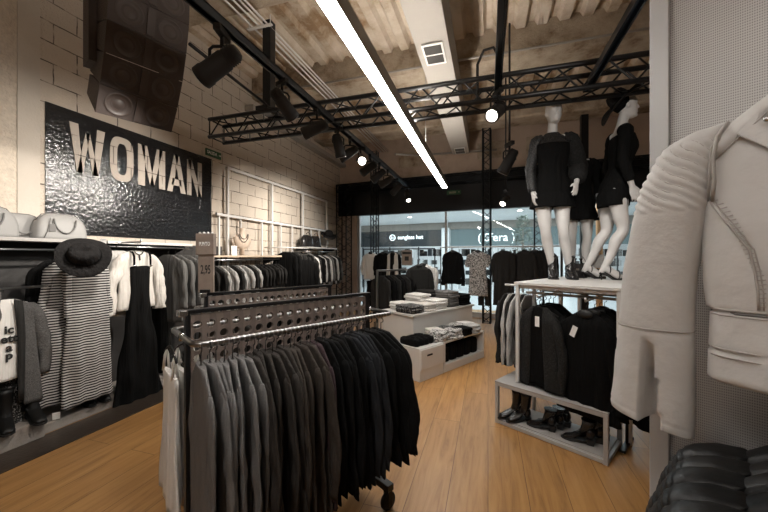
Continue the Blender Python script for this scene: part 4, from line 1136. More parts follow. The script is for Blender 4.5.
# side garments, pale and dark by turns
sa = top_master('cardigan', .66, .17, .18, .018, 'lightgrey', 101, sl=.6, rx=.045, ry=.022, n=30, rows=14)
sb = top_master('cardigan', .66, .17, .18, .018, 'charcloth', 103, sl=.6, rx=.045, ry=.022, n=30, rows=14)
for i in range(6):
    s_ = sb if i % 2 == 1 else sa
    o = s_ if i in (0, 1) else copy_tree(s_)
    place(o, gb(GX0-.035-.042*i, GY0+.34+.01*math.sin(i*3)), zr2+.045-HOOK, TH+PI/2+math.radians(5*math.sin(i*2)), '%s cardigan on the left side arm of the stand, %s outward from its post' % ('charcoal' if i % 2 == 1 else 'pale grey', ORD[i]), 'cardigans on the side rail of the stand')

# ------------------------------------------------------------------ mannequins
def sweep(m, pts, rad, n=14):
    """round-ended limb through points with radii, finely interpolated"""
    P = []; R = []
    for i in range(len(pts)-1):
        for k in range(6):
            f = k/6; p0 = Vector(pts[max(i-1,0)]); p1 = Vector(pts[i]); p2 = Vector(pts[i+1]); p3 = Vector(pts[min(i+2,len(pts)-1)])
            q = .5*((2*p1)+(p2-p0)*f+(2*p0-5*p1+4*p2-p3)*f*f+(3*p1-p0-3*p2+p3)*f**3)
            P.append(q); R.append(rad[i]+(rad[i+1]-rad[i])*(f*f*(3-2*f)))
    P.append(Vector(pts[-1])); R.append(rad[-1])
    m.tube(P, R, n); m.ell(P[0], (R[0],)*3, n, 8); m.ell(P[-1], (R[-1],)*3, n, 8)
TOR = [  # z, width, depth, y shift
 (.79,.105,.088,.012),(.84,.155,.108,.014),(.90,.168,.116,.014),(.96,.158,.108,.008),(1.02,.135,.090,-.002),(1.08,.116,.080,-.008),(1.14,.116,.082,-.010),(1.20,.128,.094,-.014),(1.26,.138,.108,-.020),(1.30,.140,.108,-.018),(1.36,.148,.090,-.004),(1.41,.150,.072,.006),(1.44,.120,.058,.012),(1.465,.070,.050,.014),(1.49,.046,.046,.012)]
def torso_rings(shift, grow=0.0, z0=None, z1=None, n=28):
    out = []
    zs = [r[0] for r in TOR]
    def at(z):
        for i in range(len(TOR)-1):
            if TOR[i][0] <= z <= TOR[i+1][0]:
                f = (z-TOR[i][0])/(TOR[i+1][0]-TOR[i][0]); return [TOR[i][k]+(TOR[i+1][k]-TOR[i][k])*f for k in range(4)]
        return TOR[0] if z < TOR[0][0] else TOR[-1]
    z0 = zs[0] if z0 is None else z0; z1 = zs[-1] if z1 is None else z1
    k = 24
    for i in range(k+1):
        z = z0+(z1-z0)*i/k; _, w, d, y = at(z); sx, sy = shift(z)
        out.append([(sx+(w+grow)*sgnpow(math.cos(2*PI*q/n),.9), y+sy+(d+grow)*math.sin(2*PI*q/n), z) for q in range(n)])
    return out
def hand(m, wrist, elbow, palm_n, thumb_side, sc=1.0, curl=.35):
    """palm and five separate fingers"""
    w = Vector(wrist); d = (w-Vector(elbow)).normalized(); nrm = Vector(palm_n); nrm = (nrm-d*nrm.dot(d)).normalized(); sd = d.cross(nrm)*thumb_side
    pl = .085*sc
    rings = []
    for f, hw, ht in ((-.15,.023,.019),(.1,.026,.017),(.35,.034,.015),(.7,.040,.0135),(1.0,.038,.011),(1.08,.030,.007)):
        c = w+d*pl*f
        rings.append([c+sd*(hw*sc*math.cos(2*PI*k/16))+nrm*(ht*sc*math.sin(2*PI*k/16)) for k in range(16)])
    m.loft(rings, True)
    for i, (o, L, r) in enumerate(((.030,.070,.0078),(.010,.079,.0080),(-.010,.073,.0078),(-.029,.056,.0070))):
        p = w+d*pl*.92+sd*o*sc; spread = sd*(o*.35)
        dd = (d+spread*3).normalized(); q1 = p+dd*L*.45*sc; a = curl
        d2 = (dd*math.cos(a)+nrm*math.sin(a)).normalized(); q2 = q1+d2*L*.32*sc
        d3 = (dd*math.cos(a*1.9)+nrm*math.sin(a*1.9)).normalized(); q3 = q2+d3*L*.26*sc
        m.tube([p-dd*.012, p, q1, q2, q3], [r*sc]*3+[r*.92*sc, r*.75*sc], 8); m.ell(q3, (r*.75*sc,)*3, 8, 6)
    p = w+d*pl*.22+sd*.024*sc; dd = (d*.8+sd*.6+nrm*.25).normalized(); q1 = p+dd*.040*sc; d2 = (d*.95+sd*.2+nrm*.3).normalized(); q2 = q1+d2*.030*sc
    m.tube([p-sd*.012, p, q1, q2], [.012*sc,.0115*sc,.0092*sc,.0075*sc], 8); m.ell(q2, (.0075*sc,)*3, 8, 6)
def mannequin(label, loc, rz, J, sh, sc=1.0, head=True, face=False, cut=False):
    t = thing('mannequin', label, 'mannequin', loc, rz, ); t.scale = (sc,)*3
    m = MB(); m.loft(torso_rings(sh), True)
    for s in ('l', 'r'):
        hp, kn_, an = Vector(J['hip'+s]), Vector(J['knee'+s]), Vector(J['ank'+s])
        sweep(m, [hp+Vector((0,0,.03)), hp.lerp(kn_,.25), hp.lerp(kn_,.6), kn_, kn_.lerp(an,.28)+Vector(J['calf']), kn_.lerp(an,.65), an], [.083,.085,.066,.050,.052,.039,.031], 18)
        toe = Vector(J['toe'+s]); heel = an+(an-toe).normalized()*.035; heel.z = an.z-.045
        sweep(m, [an, an.lerp(toe,.35)+Vector((0,0,-.008)), an.lerp(toe,.75)+Vector((0,0,-.012)), toe], [.034,.034,.034,.018], 14)
        sweep(m, [an, heel], [.030,.024], 12)
        so, el, wr = Vector(J['sho'+s]), Vector(J['elb'+s]), Vector(J['wri'+s])
        sx, sy = sh(1.40)
        sweep(m, [Vector((sx+(so.x-sx)*.55, so.y, so.z+.012)), so, so.lerp(el,.4), el, el.lerp(wr,.3), el.lerp(wr,.75), wr], [.05,.047,.041,.034,.035,.027,.022], 16)
        hand(m, wr, el, J['pn'+s], J['ts'+s])
    nx, ny = sh(1.49); hc = Vector(J['head'])
    nb = Vector((nx, ny+.012, 1.44))
    if head: sweep(m, [nb, nb.lerp(hc,.45)+Vector((0,.004,0)), hc+Vector((0,.008,-.06))], [.056,.046,.044], 18)
    else: sweep(m, [nb, nb+Vector((0,0,.07))], [.056,.044], 18)
    if head:
        R = Matrix.Rotation(J.get('turn',0),3,'Z') @ Matrix.Rotation(J.get('tilt',0),3,'X')
        rings = []; K = 28
        for z, w, yf, yb in ((-.122,.018,-.052,-.012),(-.112,.036,-.074,.010),(-.095,.048,-.084,.030),(-.07,.058,-.088,.055),(-.04,.066,-.089,.072),(-.005,.071,-.088,.084),(.03,.075,-.090,.092),(.06,.074,-.086,.092),(.085,.066,-.074,.082),(.105,.050,-.054,.062),(.118,.028,-.028,.034),(.122,.006,-.006,.008)):
            cy = (yf+yb)/2; ry = (yb-yf)/2
            rings.append([hc+R @ Vector((w*math.cos(2*PI*k/K), cy+ry*math.sin(2*PI*k/K), z)) for k in range(K)])
        m.loft(rings, True)
        def pt(x, y, z): return hc+R @ Vector((x,y,z))
        m.tube([pt(0,-.084,.022), pt(0,-.094,-.002), pt(0,-.104,-.025), pt(0,-.090,-.034)], [.005,.008,.0115,.008], 10); m.ell(pt(0,-.103,-.025), (.011,)*3, 10, 8)
        for s in (-1,1):
            m.ell(pt(s*.030,-.080,.012), (.016,.008,.007), 12, 8); m.ell(pt(s*.073,.008,-.012), (.008,.018,.029), 12, 8)
            m.tube([pt(s*.012,-.083,.030), pt(s*.03,-.084,.034), pt(s*.05,-.072,.026)], .006, 8)
        m.ell(pt(0,-.087,-.058), (.022,.010,.006), 12, 8); m.ell(pt(0,-.086,-.069), (.018,.010,.006), 12, 8); m.ell(pt(0,-.074,-.102), (.022,.016,.014), 12, 8)
    me0 = m.mesh('body', M['mann']); o = bpy.data.objects.new('body', me0); COL.objects.link(o)
    md = o.modifiers.new('r','REMESH'); md.mode = 'VOXEL'; md.voxel_size = .0062; md.use_smooth_shade = True
    m2 = o.modifiers.new('s','SMOOTH'); m2.iterations = 4; m2.factor = .5
    dg = bpy.context.evaluated_depsgraph_get(); dg.update()
    me = bpy.data.meshes.new_from_object(o.evaluated_get(dg)); me.name = 'body'
    bpy.data.objects.remove(o); me.materials.clear(); me.materials.append(M['mann'])
    for p in me.polygons: p.use_smooth = True
    link('body', me, t)
    return t
def sleeve_over(t, J, s, sh, mt, grow, end=.9, puff=0.0):
    so, el, wr = Vector(J['sho'+s]), Vector(J['elb'+s]), Vector(J['wri'+s]); sx, sy = sh(1.40)
    m = MB(); A = [Vector((sx+(so.x-sx)*.62, so.y, so.z+.012)), so, so.lerp(el,.4), el, el.lerp(wr,.4), el.lerp(wr,end*.9), el.lerp(wr,end)]
    r = [.052+grow,.054+grow+puff*.5,.047+grow+puff,.042+grow+puff,.040+grow+puff,.036+grow+puff*.9,.027+grow]
    P = []; R = []
    for i in range(len(A)-1):
        for k in range(5):
            P.append(A[i].lerp(A[i+1], k/5)); R.append(r[i]+(r[i+1]-r[i])*k/5+.003*math.sin(i*5+k*2.1))
    P.append(A[-1]); R.append(r[-1]); m.tube(P, R, 18); m.build('sleeve', M[mt], t)
def dress_over(t, sh, mt, z0, z1, flare, grow=.014, nm='dress', hemc=None, n=44):
    m = MB(); rr = []
    for R in torso_rings(sh, grow, max(z0,.79), z1, n): rr.append(R)
    low = []
    if z0 < .79:
        sx, sy = sh(.79)
        for i in range(8, 0, -1):
            f = i/8; z = .84-(.84-z0)*f; hx, hy = hemc or (sx, sy)
            w = .170+grow+flare*f; d = .122+grow+flare*.6*f
            cx = sx+(hx-sx)*f; cy = sy+.014+(hy-sy)*f
            low.append([(cx+(w)*sgnpow(math.cos(2*PI*q/n),.9), cy+d*math.sin(2*PI*q/n)+.005*f*math.sin(q*1.9), z) for q in range(n)])
        rr = low+[R for R in rr if R[0][2] > .85]
    m.loft(rr, True); return m.build(nm, M[mt], t)
# 1: front mannequin, black dress with a sheer yoke and full glitter sleeve
MX1 = RM(1.80, 3.40)
ry1 = YAW+math.radians(-12)           # it looks at the viewer, a little past
sh1 = lambda z: (-.085-.03*max(0,(1.2-z))*0, 0.0)
J1 = dict(hipl=(-.18,.01,.86), kneel=(-.155,-.035,.47), ankl=(-.075,.03,.095), toel=(-.10,-.10,.03), hipr=(0,.01,.86), kneer=(.005,-.05,.47), ankr=(.085,.03,.095), toer=(.075,-.10,.03), calf=(0,.012,0),
          shol=(-.235,.01,1.405), elbl=(-.290,.03,1.12), wril=(-.275,-.03,.87), shor=(.085,.01,1.405), elbr=(.175,.05,1.13), wrir=(.115,-.075,.945),
          pnl=(1,0,0), tsl=1, pnr=(-.6,.8,0), tsr=-1, head=(-.075,-.005,1.685), turn=.1, tilt=-.05)
t1 = mannequin('white mannequin facing the shop in a short black dress with one full glitter sleeve', (MX1[0], MX1[1], GZ+.0005), ry1, J1, sh1)
dress_over(t1, sh1, 'blackcloth', .72, 1.36, .03, .016)
dress_over(t1, sh1, 'sheer', 1.35, 1.478, 0, .012, 'sheer_yoke')
sleeve_over(t1, J1, 'l', sh1, 'sheer', .006, .95, .003); sleeve_over(t1, J1, 'r', sh1, 'blackknit', .014, .8, .030)
def boots_on(t, J, mt='leathers', shaft=.05, heel=.045):
    for s in ('l','r'):
        an, toe = Vector(J['ank'+s]), Vector(J['toe'+s]); d = toe-an; rz = math.atan2(d.x, -d.y)
        e = thing('ankle_boot', None, None, (an.x, an.y, 0), rz); e.parent = t; e.name = 'ankle_boot'
        boot_parts(e, shaft, mt, heel); e.scale = (1.12,1.08,1.05)
        for ch in e.children: ch.location.y -= .03
boots_on(t1, J1)
# 2: mannequin behind it
MX2 = RM(2.20, 3.78)
sh2 = lambda z: (0.0, 0.0)
J2 = dict(hipl=(-.09,.01,.86), kneel=(-.085,-.02,.47), ankl=(-.07,.04,.095), toel=(-.09,-.10,.03), hipr=(.09,.01,.86), kneer=(.085,-.02,.47), ankr=(.07,.05,.095), toer=(.085,-.09,.03), calf=(0,.012,0),
          shol=(-.165,.01,1.405), elbl=(-.215,.04,1.12), wril=(-.20,0,.86), shor=(.165,.01,1.405), elbr=(.225,.04,1.12), wrir=(.215,-.02,.87), pnl=(1,0,0), tsl=1, pnr=(-1,0,0), tsr=-1, head=(0,-.005,1.685))
t2 = mannequin('headless white mannequin in a short black dress standing behind the front mannequin', (MX2[0], MX2[1], GZ+.0005), YAW-.3, J2, sh2, .90, head=False)
dress_over(t2, sh2, 'blackcloth', .70, 1.44, .04, .016)
boots_on(t2, J2)
sleeve_over(t2, J2, 'r', sh2, 'blackcloth', .010, .25); sleeve_over(t2, J2, 'l', sh2, 'blackcloth', .010, .25)
# 3: mannequin in profile with a hat and heels
MX3 = RM(2.20, 3.30)
def sh3(z): return (0.0, -.10*max(0,min(1,(z-.5)/.9))-.03)
J3 = dict(hipl=(-.085,-.045,.86), kneel=(-.09,-.10,.48), ankl=(-.09,.05,.125), toel=(-.10,-.085,.035), hipr=(.085,-.045,.86), kneer=(.09,-.02,.48), ankr=(.09,.15,.125), toer=(.09,.02,.035), calf=(0,.014,0),
          shol=(-.165,-.10,1.405), elbl=(-.225,-.05,1.12), wril=(-.205,-.13,.87), shor=(.165,-.10,1.405), elbr=(.22,-.08,1.12), wrir=(.20,-.16,.88), pnl=(1,0,0), tsl=1, pnr=(-1,0,0), tsr=-1, head=(0,-.16,1.685), turn=0, tilt=-.08)
t3 = mannequin('white mannequin seen from the side in a tight black dress, wide hat and heels', (MX3[0], MX3[1], GZ+.0005), YAW+math.radians(75), J3, sh3)
dress_over(t3, sh3, 'blackcloth', .71, 1.385, -.012, .010, hemc=(0,-.06))
sleeve_over(t3, J3, 'l', sh3, 'blackcloth', .006, .8); sleeve_over(t3, J3, 'r', sh3, 'blackcloth', .006, .8)
h = hat('x', (0,-.125,1.735), (math.radians(-46),0,0), .25); 
hc_ = thing('wide_hat', None, None, (0,0,0)); bpy.data.objects.remove(hc_)
h.parent = t3
for k in ('label','category'):
    if k in h: del h[k]
h.name = 'wide_hat'
m = MB(); m.ell((0,-.125,1.72), (.082,.092,.095), 20, 12); m.build('hair', M['blackcloth'], t3)
for s in ('l','r'):
    an, toe = Vector(J3['ank'+s]), Vector(J3['toe'+s])
    m = MB(); m.bar((an.x,an.y+.03,0),(an.x,an.y+.035,.075),.006,8); m.build('heel', M['leathers'], t3)
    m = MB(); m.tube([(toe.x,toe.y-.035,.008),(an.x,an.y-.07,.012),(an.x,an.y-.03,.045),(an.x,an.y+.045,.072)], .017, 8); m.build('sandal_sole', M['leathers'], t3)
    m = MB()
    for (y, z, r) in ((.25,.055,.040),(.8,.035,.040)):
        c = an.lerp(toe, y); m.tube([(c.x+r*math.cos(2*PI*k/14), c.y, c.z+r*math.sin(2*PI*k/14)) for k in range(14)], .005, 6, closed=True)
    m.build('sandal_strap', M['leathers'], t3)
# small things on the stand between the mannequins
px = RM(2.22, 3.48)
t = thing('card_holder', 'wire stand holding a small framed white card between the mannequins', 'card holder', (px[0], px[1], GZ+.0005), YAW)
m = MB(); m.cbox((0,0,.006), (.09,.07,.012), .002); m.bar((0,0,.01),(0,0,.11),.004); m.build('stand', M['blackmetal'], t)
m = MB(); m.box((0,-.003,.175), (.12,.004,.13)); m.build('card', M['lightgrey'], t)
m = MB(); 
for x in (-.062,.062): m.box((x,0,.175),(.006,.01,.136))
for z in (.108,.242): m.box((0,0,z),(.13,.01,.006))
m.build('frame', M['steel'], t)
px = RM(2.02, 3.52)
t = thing('black_clutch', 'small black handbag with a chain standing on the stand behind the boots', 'handbag', (px[0], px[1], GZ+.0005), YAW-.2)
m = MB(); rings = []
for f, a, b in ((0,.9,1),(.06,1,1),(.5,.97,.8),(.9,.86,.4),(1,.8,.15)): rings.append([(.105*a*sgnpow(math.cos(2*PI*k/20),.4), .04*b*sgnpow(math.sin(2*PI*k/20),.5), .15*f) for k in range(20)])
m.loft(rings, True); m.build('body', M['leathers'], t)
m = MB(); m.tube([(.09*math.cos(PI*k/12), -.01, .14+.10*math.sin(PI*k/12)) for k in range(13)], .004, 6); m.build('chain', M['gunmetal'], t)
m = MB(); m.box((0,-.036,.09),(.03,.008,.02)); m.build('clasp', M['chrome'], t)

# ================================================================== PERFORATED FIXTURE WITH LEATHER JACKETS
F0 = RM(.825, 1.0)
t = thing('perforated_fixture', 'tall pale grey steel frame with a perforated panel behind the leather jackets', 'fixture', (F0[0], F0[1], 0), TH)
FH, FW = 2.30, 1.15
m = MB(); m.cbox((0,0,FH/2), (.045,.045,FH), .003); p1 = m.build('post', M['greymetal'], t)
m = MB(); m.cbox((FW,0,FH/2), (.045,.045,FH), .003); m.build('post', M['greymetal'], t)
m = MB(); m.cbox((FW/2,0,FH-.022), (FW-.045,.045,.045), .003); m.build('top_bar', M['greymetal'], t)
m = MB(); m.cbox((FW/2,0,.16), (FW-.045,.045,.045), .003); m.build('bottom_bar', M['greymetal'], t)
m = MB(); m.box((FW/2,.004,(FH+.14)/2), (FW-.045,.006,FH-.22)); m.build('perforated_panel', M['meshsheet'] if 'meshsheet' in M else mesh_sheet(), t)
for x in (0, FW):
    m = MB(); m.cbox((x,-.02,.012), (.06,.55,.024), .004); m.build('foot', M['greymetal'], t)
UW, ZW, DW = .31, 1.868, .225
m = MB(); m.bar((UW,0,ZW+HOOK),(UW,-.30,ZW+HOOK),.009); m.bar((UW,-.30,ZW+HOOK),(UW,-.30,ZW+HOOK+.02),.009); m.build('upper_arm', M['greymetal'], t)
UB, ZB = .335, 1.105
m = MB(); m.bar((UB,0,ZB+HOOK),(UB,-.44,ZB+HOOK),.009); m.bar((UB,-.44,ZB+HOOK),(UB,-.44,ZB+HOOK+.02),.009); m.build('lower_arm', M['greymetal'], t)

def leather_jacket(mt, seam, label, ribs=True):
    t = thing('leather_jacket', label, 'jacket')
    hw, th, L = .195, .066, .640
    rows = [(0,.062,.045),(-.02,.085,.050),(-.05,.125,.056),(-.08,.162,.058),(-.108,.188,.058),(-.135,.196,.060),(-.17,.196,.064),(-.25,.204,.068),(-.32,.207,.070),(-.42,.205,.068),(-.478,.200,.066),(-.486,.189,.063),(-.494,.194,.067),(-.565,.196,.068),(-.572,.192,.065),(-.580,.197,.069),(-.632,.198,.070),(-.640,.192,.064)]
    def wt(z):
        for i in range(len(rows)-1):
            a, b = rows[i], rows[i+1]
            if a[0] >= z >= b[0]:
                f = (a[0]-z)/(a[0]-b[0]+1e-9); return a[1]+(b[1]-a[1])*f, a[2]+(b[2]-a[2])*f
        return rows[-1][1], rows[-1][2]
    def front(x, z, lift=.001):
        w, d = wt(z); u = min(.999, abs(x)/w); c = u**(1/.72); s = math.sqrt(max(0,1-c*c)); return (x, -(d*s**.62+lift), z)
    m = MB(); K = 64; rings = []; zz = []
    for i in range(len(rows)-1):
        k = max(1, int((rows[i][0]-rows[i+1][0])/.008))
        for q in range(k): zz.append(rows[i][0]+(rows[i+1][0]-rows[i][0])*q/k)
    zz.append(rows[-1][0])
    for z in zz:
        w, d = wt(z); R = []
        for k in range(K):
            a = 2*PI*k/K; x = w*sgnpow(math.cos(a),.72); y = d*sgnpow(math.sin(a),.62)
            wr = .0035*vnoise(x*16, z*11, 3)+.002*vnoise(x*40, z*22, 5)
            if z < -.5: wr += .003*vnoise(x*30, z*26, 8)
            R.append((x, y+wr*(1 if y < 0 else .5), z))
        rings.append(R)
    m.loft(rings, True); m.build('bodice', M[mt], t)
    for sg in (-1, 1):
        m = MB(); rings = []; K = 84; Lz = .775
        keys = [(-.080,-.168,.012,.030),(-.088,-.190,.036,.040),(-.105,-.212,.050,.048),(-.13,-.226,.058,.052),(-.20,-.250,.066,.055),(-.28,-.266,.070,.055),(-.40,-.284,.071,.052),(-.54,-.292,.073,.050),(-.548,-.292,.0715,.0485),(-.556,-.292,.0735,.050),(-.66,-.296,.079,.048),(-.752,-.300,.083,.046),(-.757,-.300,.081,.044),(-.762,-.300,.083,.046),(-.775,-.300,.081,.044)]
        z = keys[0][0]; zs = []
        while z > -Lz: zs.append(z); z -= .0045
        zs.append(-Lz)
        for z in zs:
            for i in range(len(keys)-1):
                a, b = keys[i], keys[i+1]
                if a[0] >= z >= b[0]:
                    f = (a[0]-z)/(a[0]-b[0]+1e-9); f2 = f; cx, rx, ry = [a[q]+(b[q]-a[q])*f2 for q in (1,2,3)]; break
            R = []
            for k in range(K):
                a = 2*PI*k/K; ca, sa = math.cos(a), math.sin(a)
                x = cx+rx*sgnpow(ca,.8); y = ry*sgnpow(sa,.75)
                dz = 0; rr = 0
                if ribs and -.262 < z < -.112:
                    ph = (z+.045*(ca))*2*PI/.0185
                    rr = .0062*abs(math.sin(ph/2))**.6-.003
                    if sa > .5: rr *= .4
                wr = .0022*vnoise(x*20, z*13, 2)+(.003*vnoise(x*14, z*24, 6) if z < -.62 else 0)
                # the cuff vent: a cleft in the front of the lower sleeve
                if z < -.56 and sa < 0:
                    g = (-.56-z)/.215; q = abs(ca+.05-.10*g)/(.035+.10*g)
                    if q < 1: y += (.085*min(1,g*2.2))*(1-q*q)**.35
                drop = .016*(ca) if z < -.5 else 0          # front panel hangs a touch lower than the back one
                px_, py_ = x+rr*ca+wr*ca, y+rr*sa+wr*sa
                R.append((px_ if sg < 0 else -px_, py_, z-drop*min(1,(-.5-z)/.2) if z < -.5 else z))
            rings.append(R)
        m.loft(rings, True); s = m.build('sleeve', M[mt], t)
        sg2 = -1 if sg < 0 else 1
        m = MB(); m.tube([(sg*.164,-.045,-.085),(sg*.180,-.060,-.115),(sg*.186,-.062,-.16),(sg*.184,-.060,-.21),(sg*.188,-.05,-.25)], .0035, 6)
        m.tube([(sg*.176,-.058,-.110),(sg*.190,-.060,-.14),(sg*.192,-.060,-.2),(sg*.194,-.052,-.25)], .0022, 6); m.build('armhole_seam', M[seam], s)
        if ribs:
            m = MB()
            for q in range(-1, 9):
                pts = []
                for k in range(4, 37):
                    a = PI+PI*k/40; ca, sa = math.cos(a), math.sin(a)
                    z = -.1125-.0185*q-.045*ca-.0
                    if not (-.266 < z < -.108): continue
                    for i in range(len(keys)-1):
                        A, B = keys[i], keys[i+1]
                        if A[0] >= z >= B[0]:
                            f = (A[0]-z)/(A[0]-B[0]+1e-9); cx, rx, ry = [A[j]+(B[j]-A[j])*f for j in (1,2,3)]; break
                    x = cx+(rx-.002)*sgnpow(ca,.8); y = (ry-.0015)*sgnpow(sa,.75)
                    pts.append((x if sg < 0 else -x, y, z))
                if len(pts) > 3: m.tube(pts, .0017, 5)
            m.build('quilting_seam', M[seam], s)
        m = MB(); m.tube([(sg*(.292+.074*math.cos(a)), -.0525*abs(math.sin(a))**.75-.001, -.543) for a in [PI*k/16 for k in range(17)]], .0016, 5); m.build('elbow_seam', M[seam], s)
        # princess seam, double stitched
        for off, r in ((0,.0026),(.007,.0014)):
            pts = [front(sg*(x+off*(-1)), z) for x, z in ((.196,-.235),(.186,-.262),(.170,-.290),(.152,-.322),(.134,-.355),(.126,-.40),(.122,-.44),(.121,-.476))]
            m = MB(); m.tube(pts, r, 6); m.build('princess_seam', M[seam], t)
        # stitches across the princess seam
        m = MB()
        for i in range(26):
            f = i/25; z = -.25-.22*f; x = .189-.068*min(1,f*1.3)**.7
            a = front(sg*(x+.002), z, .002); b = front(sg*(x-.010), z+.002, .002); m.tube([a, b], .0009, 4)
        m.build('ruching', M[seam], t)
        # epaulette strap and its edge lines
        m = MB(); V = []
        for i in range(9):
            f = i/8; x = .180-.115*f; z = -.150+.118*f
            a = front(sg*x, z-.006, .004); b = front(sg*(x+.014), z+.016 if z+.016 < -.005 else -.005, .004); V += [a, b, (b[0], b[1]+.006, b[2]), (a[0], a[1]+.006, a[2])]
        F = []
        for i in range(8):
            for k in range(4): F.append((i*4+k, i*4+(k+1)%4, (i+1)*4+(k+1)%4, (i+1)*4+k))
        F += [(0,1,2,3),(35,34,33,32)]
        m.add(V, F, True); e = m.build('epaulette', M[mt], t)
        m = MB(); m.tube([front(sg*(.182-.115*f), -.158+.118*f, .004) for f in [k/8 for k in range(9)]], .0018, 5); m.build('edge_seam', M[seam], e)
        # lapel
        m = MB(); lp = [(.072,-.010),(.150,-.115),(.100,-.165),(.082,-.235),(.015,-.40),(.010,-.30),(.040,-.10)]
        V = [front(sg*x, z, .003) for x, z in lp]+[(front(sg*x, z, .012)) for x, z in lp]; n = len(lp)
        m.add(V, [tuple(range(n)), tuple(reversed(range(n,2*n)))]+[(k,n+k,n+(k+1)%n,(k+1)%n) for k in range(n)]); lo = m.build('lapel', M[mt], t)
        m = MB(); m.tube([front(sg*x, z, .0125) for x, z in ((.150,-.117),(.100,-.166),(.082,-.236),(.015,-.40))], .0018, 5); m.build('edge_seam', M[seam], lo)
    # belt and hem seams, pocket zip
    m = MB(); m.tube([front(x, -.482, .0015) for x in [(-.19+.38*k/30) for k in range(31)]], .0028, 6); m.tube([front(x, -.494, .001) for x in [(-.19+.38*k/30) for k in range(31)]], .0016, 6); m.build('waist_seam', M[seam], t)
    m = MB(); m.tube([front(x, -.566, .001) for x in [(-.19+.38*k/30) for k in range(31)]], .0016, 6); m.tube([front(x, -.582, .001) for x in [(-.19+.38*k/30) for k in range(31)]], .0016, 6); m.build('hem_seam', M[seam], t)
    for sg in (-1, 1):
        m = MB(); m.tube([front(sg*x, -.488, .002) for x in (.19,.15,.11,.07)], .0030, 6); z_ = m.build('pocket_zip', M['gunmetal'] if seam != 'leatherseam' else M['bagseam'], t)
        m = MB(); a = front(sg*.07,-.49,.004); m.box(a, (.008,.004,.022)); m.build('zip_pull', M['steel'], z_)
    m = MB(); m.tube([front(.012, z, .004) for z in [-.40-.235*k/10 for k in range(11)]], .003, 6); m.build('front_zip', M['steel'], t)
    m = MB(); vs = []
    rings = []
    for (rx, ry, z) in ((.080,.062,-.032),(.084,.064,-.012),(.082,.058,.010),(.072,.050,.016),(.064,.044,.006),(.062,.042,-.02)):
        rings.append([(rx*math.cos(2*PI*k/32), ry*math.sin(2*PI*k/32)+.004, z+.010*math.sin(2*PI*k/32)) for k in range(32)])
    m.loft(rings, True); m.build('collar', M[mt], t)
    m = MB()
    for s in (-1,1): 
        c = front(s*.075, -.045, .008); m.ell(c, (.006,.004,.006), 10, 6); c = front(s*.11, -.10, .014); m.ell(c, (.006,.004,.006), 10, 6)
    m.build('snap', M['chrome'], t)
    add_hanger(t, .165, .085); return t
LJ = leather_jacket('leatherw', 'leatherseam', 'pale ecru leather biker jacket with quilted shoulders in the right foreground')
p = D(F0, UW, -DW); LJ.location = (p[0], p[1], ZW); LJ.rotation_euler = (0,0,TH)
for i in range(5):
    p = D(F0, UB+.005*math.sin(i*2), -.10-.075*i)
    o = again(LJ, (p[0], p[1], ZB), TH+.02*math.sin(i*3), 'black leather biker jacket in the bottom right corner, %s from the perforated panel' % ORD[i], 'jacket', 'black leather jackets on the lower arm', {'ecru_leather': M['leatherb'], 'ecru_seam': M['leatherb'], 'bag_piping': M['chrome']})
# a grey jacket lining layer under the pale jacket
o = None

# ================================================================== TABLES WITH FOLDED CLOTHES
T0 = RM(.393, 4.54)
def tb(x, y): return D(T0, x, y)
t = thing('display_table', 'white block table with stacks of folded jeans behind the near rack', 'table', (T0[0], T0[1], 0), TH)
m = MB(); m.cbox((-.32,.75,.335), (.62,1.46,.67), .004); m.build('body', M['whiteboard'], t)
m = MB(); m.cbox((-.32,.75,.685), (.66,1.52,.03), .004); m.build('top_board', M['lightwood'] if False else M['whiteboard'], t)
t = thing('low_bench', 'low white display bench with crumpled folded tops and an open shelf below', 'bench', (T0[0], T0[1], 0), TH)
m = MB(); m.cbox((.235,.60,.382), (.40,.98,.022), .003); m.build('top_board', M['whiteboard'], t)
m = MB(); m.cbox((.235,.60,.05), (.40,.98,.10), .003); m.build('plinth', M['whiteboard'], t)
m = MB(); m.cbox((.235,.125,.235), (.40,.03,.27), .002); m.build('end_panel', M['whiteboard'], t)
m = MB(); m.cbox((.235,1.075,.235), (.40,.03,.27), .002); m.build('end_panel', M['whiteboard'], t)
m = MB(); m.cbox((.045,.60,.235), (.012,.92,.27), .002); m.build('back_panel', M['darkpanel'], t)
t = thing('drawer_box', 'low white drawer block with a dark grip slot left of the bench', 'drawer unit', (T0[0], T0[1], 0), TH)
m = MB(); m.cbox((.235,-.14,.197), (.41,.46,.394), .004); m.build('carcass', M['whiteboard'], t)
m = MB(); m.cbox((.447,-.14,.26), (.016,.44,.24), .003); d_ = m.build('drawer', M['whiteboard'], t)
m = MB(); m.cbox((.456,-.20,.30), (.006,.10,.022), .002); m.build('grip_slot', M['ink'], d_)
